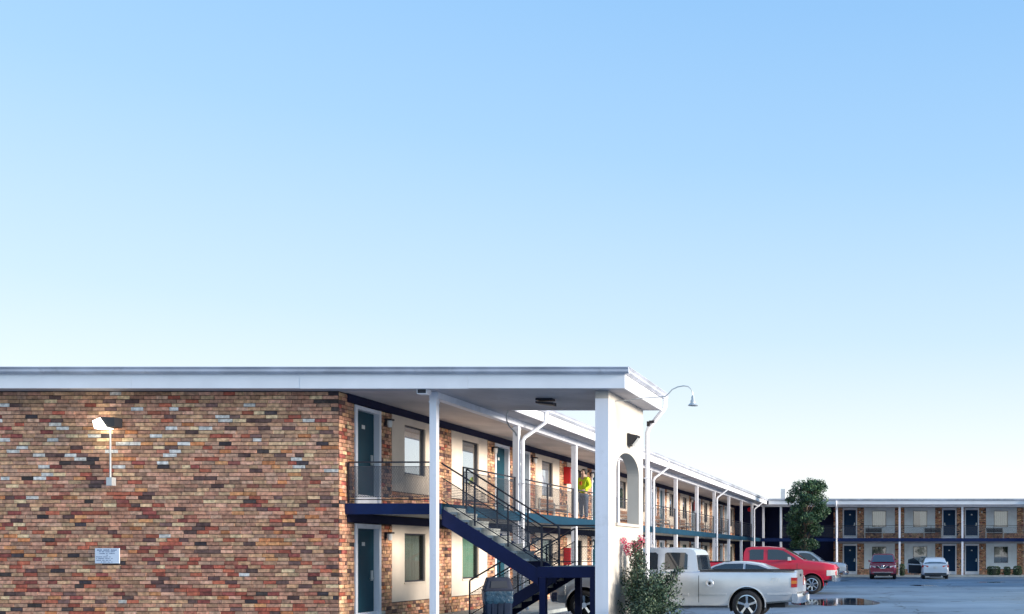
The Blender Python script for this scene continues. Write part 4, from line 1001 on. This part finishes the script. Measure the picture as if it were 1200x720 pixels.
# ---------------------------------------------------------------- plants
def leaves(mb, c, rad, n, size, r, cols, flat=1.0):
    for _ in range(n):
        while True:
            p = Vector((r.uniform(-1, 1), r.uniform(-1, 1), r.uniform(-1, 1)))
            if p.length <= 1: break
        p = Vector((p.x*rad, p.y*rad, p.z*rad*flat))+Vector(c); s = size*r.uniform(.6, 1.3)
        n_ = Vector((r.gauss(0, 1), r.gauss(0, 1), r.gauss(.6, 1))).normalized(); a = n_.orthogonal().normalized()
        a = Matrix.Rotation(r.uniform(0, 6.28), 3, n_) @ a; b_ = n_.cross(a)
        mb.add([p-a*s, p-b_*s*.45-a*s*.1, p+a*s, p+b_*s*.45+a*s*.1], [(0, 1, 2, 3)], r.choice(cols))
DG = [(.018, .048, .022), (.03, .075, .032), (.045, .105, .04), (.022, .06, .035), (.07, .13, .05)]
DG2 = [(.025, .065, .035), (.045, .10, .05), (.06, .13, .055), (.03, .075, .045), (.09, .16, .06)]
def tree(label, x, y, h, seed):
    r = random.Random(seed); t = thing('tree', label, 'tree', (x, y, 0))
    tr = MB(); tr.tube([(x, y, 0), (x+.03, y, h*.2), (x-.05, y, h*.4), (x+.02, y, h*.62), (x+.1, y, h*.86)], [.15, .12, .10, .07, .03], 8)
    cr = MB(); cl = []
    for k in range(54):
        f = r.random(); z_ = h*(.30+.63*f); a = r.uniform(0, 6.28); rad = (1.5 if f < .72 else 1.5*(1-.5*(f-.72)/.28))*r.uniform(.3, 1.0)
        px, py = x+rad*math.cos(a)+.25*f, y+rad*math.sin(a)
        tr.tube([(x, y, z_*.75), (x+(px-x)*.5, y+(py-y)*.5, z_*.92), (px, py, z_)], [.05, .03, .012], 5)
        cl.append((px, py, z_))
        leaves(cr, (px, py, z_), r.uniform(.34, .68), 290, .085, r, DG2, .75)
    for k in range(12):
        px, py, pz = r.choice(cl); leaves(cr, (px+r.uniform(-.5, .5), py+r.uniform(-.5, .5), pz+r.uniform(-.3, .5)), .3, 90, .08, r, DG[2:], .7)
    tr.build('trunk', M_bark, t, smooth=True); cr.build('crown', M_leaf, t, fix=False)
def big_tree(label, x, y, h, seed):
    r = random.Random(seed); t = thing('tree', label, 'tree', (x, y, 0), group='unseen trees added for shade and reflections')
    tr = MB(); tr.tube([(x, y, 0), (x+.1, y, h*.25), (x-.1, y, h*.5), (x, y, h*.85)], [.32, .25, .18, .05], 9); cr = MB()
    for k in range(46):
        f = r.random(); z_ = h*(.16+.76*f); a = r.uniform(0, 6.28); rad = (3.3 if f < .6 else 3.3*(1-.7*(f-.6)/.4))*r.uniform(.2, 1.0)
        px, py = x+rad*math.cos(a), y+rad*math.sin(a); tr.tube([(x, y, z_*.8), (px, py, z_)], [.07, .02], 5)
        leaves(cr, (px, py, z_), r.uniform(.9, 1.4), 230, .17, r, DG, .8)
    tr.build('trunk', M_bark, t, smooth=True); cr.build('crown', M_leaf, t, fix=False)
tree('dark green leafy tree growing at the inner corner of the car park', -6.35, 66.5, 7.05, 9)

for i_, (x_, y_, h_) in enumerate(((18.5, 51, 10.5), (19.5, 56, 11), (18.5, 61, 10.5)  )):  # out-of-view trees added to cast shade on the far corner
    big_tree(('unseen tree nearest the camera, added east of the car park to shade the far corner', 'middle unseen tree, added east of the car park to shade the far corner', 'farthest unseen tree, added east of the car park to shade the far corner')[i_], x_, y_, h_, 40+i_)

for i_, x_ in enumerate((-6, 1.5, 9, 16.5, 24)):  # out-of-view trees added to darken reflections in the back wing windows
    big_tree(('westernmost unseen tree added behind the camera for window reflections', 'second unseen tree added behind the camera for window reflections', 'middle unseen tree added behind the camera for window reflections', 'fourth unseen tree added behind the camera for window reflections', 'easternmost unseen tree added behind the camera for window reflections')[i_], x_, -46-(i_ % 2)*2, 7.0+(i_ % 3)*.5, 60+i_)

# crape myrtle by the portico
t = thing('flowering_shrub', 'loose flowering shrub with pink blooms growing against the portico wall', 'shrub', (-6.0, 23.3, .1))
r = random.Random(12); st = MB(); lf = MB(); fl = MB()
G2 = [(.018, .045, .028), (.032, .07, .04), (.055, .10, .055), (.012, .032, .022), (.09, .13, .07)]
for k in range(30):
    a = r.uniform(0, 6.28); s = r.uniform(.15, 1.0)
    bxx, byy = -5.98+r.uniform(-.15, .15), 22.5+r.uniform(-.15, .15)
    ex = -5.92+.66*s*math.cos(a); ey = 22.45+.9*s*math.sin(a); ex = max(ex, -6.36 if ey > 21.4 else -6.6)
    ez = r.uniform(.9, 1.55) if k > 9 else r.uniform(1.5, 2.0)
    if k <= 9: ex = -6.1+r.uniform(-.15, .35); ey = 22.6+r.uniform(-.4, .4)
    pts = [Vector((bxx, byy, .1)), Vector((bxx+(ex-bxx)*.35, byy+(ey-byy)*.35, ez*.45)), Vector((bxx+(ex-bxx)*.75, byy+(ey-byy)*.75, ez*.8)), Vector((ex, ey, ez))]
    st.tube(pts, [.013, .010, .007, .003], 5)
    for i in range(22):
        f = r.uniform(.18, 1.0); j = min(2, int(f*3)); q = pts[j].lerp(pts[j+1], f*3-j)
        leaves(lf, q, .14, 9, .036, r, G2)
for k in range(32):      # dense skirt
    a = r.uniform(0, 6.28); leaves(lf, (max(-6.1, -5.78+.68*math.cos(a)*r.random()), 22.4+.9*math.sin(a)*r.random(), r.uniform(.25, 1.0)), .34, 300, .038, r, G2)
for ex, ez in ((-5.05, 1.35), (-4.88, 1.42), (-5.2, 1.15)):
    pts = [Vector((-5.85, 22.6, .3)), Vector((-5.55, 22.6, .85)), Vector((-5.3, 22.6, ez-.2)), Vector((ex, 22.6, ez))]; st.tube(pts, [.010, .008, .006, .003], 5)
    for i in range(30):
        f = r.uniform(.2, 1.0); j = min(2, int(f*3)); leaves(lf, pts[j].lerp(pts[j+1], f*3-j), .10, 8, .036, r, G2)
st.build('stems', M_bark, t, smooth=True); tag(lf.build('foliage', M_leaf, t, fix=False), kind='stuff')
for px, py, pz in ((-6.02, 22.6, 2.08), (-6.0, 22.55, 2.0), (-6.04, 22.6, 1.92), (-6.17, 22.5, 1.93), (-6.28, 22.4, 1.90), (-6.30, 22.45, 1.82), (-6.26, 22.45, 1.74), (-6.36, 22.4, 2.02), (-6.12, 22.5, 1.84)):
    st2 = MB(); st2.tube([(-5.98, 22.5, 1.0), ((px-5.98)/2, py, 1.5), (px+.03, py, pz)], .006, 5); st2.build('stem', M_bark, t)
    fl = MB(); leaves(fl, (px+.03, py, pz), .085, 110, .020, r, [(.8, .1, .2)], 1.0); fl.build('flower_cluster', M_flower, t, fix=False)

def hedge(label, x0, x1, y, h, seed, box=True, name='hedge_bush'):
    t = thing(name, label, 'bush', ((x0+x1)/2, y, .1), group='clipped bushes along the far wing'); r = random.Random(seed)
    m = MB(); n = int(1500*(x1-x0))
    for _ in range(n):
        u, v, w3 = r.uniform(-1, 1), r.uniform(-1, 1), r.uniform(-1, 1); m_ = max(abs(u), abs(v), abs(w3)); q = (abs(u)**4+abs(v)**4+abs(w3)**4)**.25
        s = r.uniform(.85, 1.02)/q
        leaves(m, ((x0+x1)/2+u*s*(x1-x0)/2, y+v*s*.33, .1+h/2+w3*s*h/2), .02, 1, .05, r, DG)
    tag(m.build('foliage', M_leaf, t, fix=False))
    m = MB(); m.lathe([(0, .1), ((x1-x0)*.36, .14), ((x1-x0)*.38, h*.8), (0, h*.92)], 'Z', ((x0+x1)/2, y, 0), 10); m.build('inner_twigs', mat('dark_twigs', (.02, .03, .018), .9), t)
hedge('widest clipped green bush under the far ground floor window', 6.55, 7.52, 72.0, .66, 1)
hedge('small clipped bush in the middle of the three by the far wing', 7.78, 8.28, 72.0, .62, 2)
hedge('clipped bush at the right end of the row beside the post', 8.48, 9.12, 72.0, .68, 3)
hedge('leafy bush between the maroon car and the white car', .06, .45, 70.6, .85, 4)

# ---------------------------------------------------------------- person on the balcony
def skinned(name, verts, edges, m, parent, sub=2):
    me = bpy.data.meshes.new(name); me.from_pydata([v[:3] for v in verts], edges, []); ob = bpy.data.objects.new(name, me); C.objects.link(ob)
    sk = ob.modifiers.new('s', 'SKIN'); sk.use_smooth_shade = True
    if not me.skin_vertices: 
        bm = bmesh.new(); bm.from_mesh(me); bm.verts.layers.skin.verify(); bm.to_mesh(me); bm.free()
    for i, v in enumerate(verts):
        me.skin_vertices[0].data[i].radius = (v[3], v[4] if len(v) > 4 else v[3])
    me.skin_vertices[0].data[0].use_root = True
    ob.modifiers.new('d', 'SUBSURF').levels = sub
    bpy.context.view_layer.update()
    dg = bpy.context.evaluated_depsgraph_get(); nm = bpy.data.meshes.new_from_object(ob.evaluated_get(dg)); ob.modifiers.clear(); ob.data = nm
    nm.materials.clear(); nm.materials.append(m); nm.polygons.foreach_set('use_smooth', [True]*len(nm.polygons))
    ob.parent = parent; return ob
P_ = thing('person', 'person in a bright yellow hi-vis jacket and jeans standing at the balcony rail', 'person', (-10.68, 33.0, 2.835), math.radians(-28), local=True)
body = [(0, 0, .97, .085, .06), (0, 0, 1.15, .11, .08), (0, 0, 1.36, .14, .08), (0, .01, 1.47, .06), (0, -.01, 1.56, .055), (0, -.015, 1.64, .085, .095), (0, -.01, 1.71, .07, .08),
        (.17, 0, 1.42, .055), (.25, .02, 1.16, .042), (.20, -.18, 1.02, .032), (.17, -.26, 1.0, .028),
        (-.17, 0, 1.42, .055), (-.27, .03, 1.16, .042), (-.25, -.06, .93, .032), (-.25, -.09, .85, .028),
        (.095, 0, .88, .065), (.10, -.01, .48, .058), (.10, .02, .09, .042), (.10, -.10, .05, .036),
        (-.095, 0, .88, .065), (-.11, -.02, .48, .058), (-.12, .02, .09, .042), (-.12, -.10, .05, .036)]
ed = [(0, 1), (1, 2), (2, 3), (3, 4), (4, 5), (5, 6), (2, 7), (7, 8), (8, 9), (9, 10), (2, 11), (11, 12), (12, 13), (13, 14), (0, 15), (15, 16), (16, 17), (17, 18), (0, 19), (19, 20), (20, 21), (21, 22)]
k0 = len(body)
for hand, base, dirn in ((10, (.17, -.26, 1.0), (0, -1, -.1)), (14, (-.25, -.09, .85), (0, -.25, -1))):
    for j in range(4):
        off = (j-1.5)*.019; L_ = (.07, .08, .075, .06)[j]; bx_, by_, bz_ = base
        body.append((bx_+off, by_+dirn[1]*.03, bz_+dirn[2]*.03, .009)); body.append((bx_+off*1.2, by_+dirn[1]*(.03+L_*.6), bz_+dirn[2]*(.03+L_*.6)-.01, .008))
        body.append((bx_+off*1.2, by_+dirn[1]*(.03+L_)-.0, bz_+dirn[2]*(.03+L_)-.022*(1 if hand == 10 else 0), .007))
        n_ = len(body); ed += [(hand, n_-3), (n_-3, n_-2), (n_-2, n_-1)]
    sx = -1 if hand == 10 else 1
    body.append((base[0]+sx*.035, base[1]-.015, base[2]-.01, .010)); body.append((base[0]+sx*.05, base[1]-.05, base[2]-.02, .009)); n_ = len(body); ed += [(hand, n_-2), (n_-2, n_-1)]
bo = skinned('body', body, ed, M_skin, P_)
skinned('jacket', [(0, 0, .90, .165, .13), (0, 0, 1.10, .165, .125), (0, 0, 1.34, .185, .12), (0, .005, 1.455, .085, .075), (.19, 0, 1.41, .078), (.27, .02, 1.16, .064), (.21, -.17, 1.03, .052), (-.19, 0, 1.41, .078), (-.29, .03, 1.16, .064), (-.265, -.05, .95, .052)],
        [(0, 1), (1, 2), (2, 3), (2, 4), (4, 5), (5, 6), (2, 7), (7, 8), (8, 9)], M_hivis, P_)
skinned('trousers', [(0, 0, .93, .145, .115), (.10, 0, .84, .108), (.105, -.01, .48, .078), (.105, .02, .10, .062), (-.10, 0, .84, .108), (-.115, -.02, .48, .078), (-.125, .02, .10, .062)], [(0, 1), (1, 2), (2, 3), (0, 4), (4, 5), (5, 6)], M_jeans, P_)
for s in (.105, -.125): skinned('boot', [(s, .03, .07, .055), (s, -.06, .045, .048), (s, -.15, .04, .042)], [(0, 1), (1, 2)], M_plast, P_)
m = MB(); m.lathe([(0, 1.765), (.06, 1.755), (.095, 1.72), (.108, 1.66), (.10, 1.60), (.085, 1.57)], 'Z', (0, .025, 0), 18); m.v = [(x, y*1.05 if y > .0 else y*.8, z_ if y > -.02 else max(z_, 1.68)) for x, y, z_ in m.v]; m.build('hair', M_hair, P_, smooth=True)
m = MB()
for s in (-1, 1): m.box((s*.034-.012, -.112, 1.655), (s*.034+.012, -.098, 1.667))
m.build('eyes', M_hair, bo)
m = MB(); m.hexa([(-.014, -.11, 1.605), (.014, -.11, 1.605), (.014, -.09, 1.605), (-.014, -.09, 1.605), (-.006, -.108, 1.655), (.006, -.108, 1.655), (.006, -.09, 1.655), (-.006, -.09, 1.655)]); m.box((-.011, -.128, 1.607), (.011, -.108, 1.62)); m.build('nose', M_skin, bo)
m = MB(); m.box((-.024, -.110, 1.578), (.024, -.096, 1.586)); m.build('mouth', mat('lips', (.35, .12, .1), .5), bo)
m = MB(); m.box((-.055, -.150, 1.20), (.055, -.135, 1.32)); m.build('chest_patch', M_orange, P_)
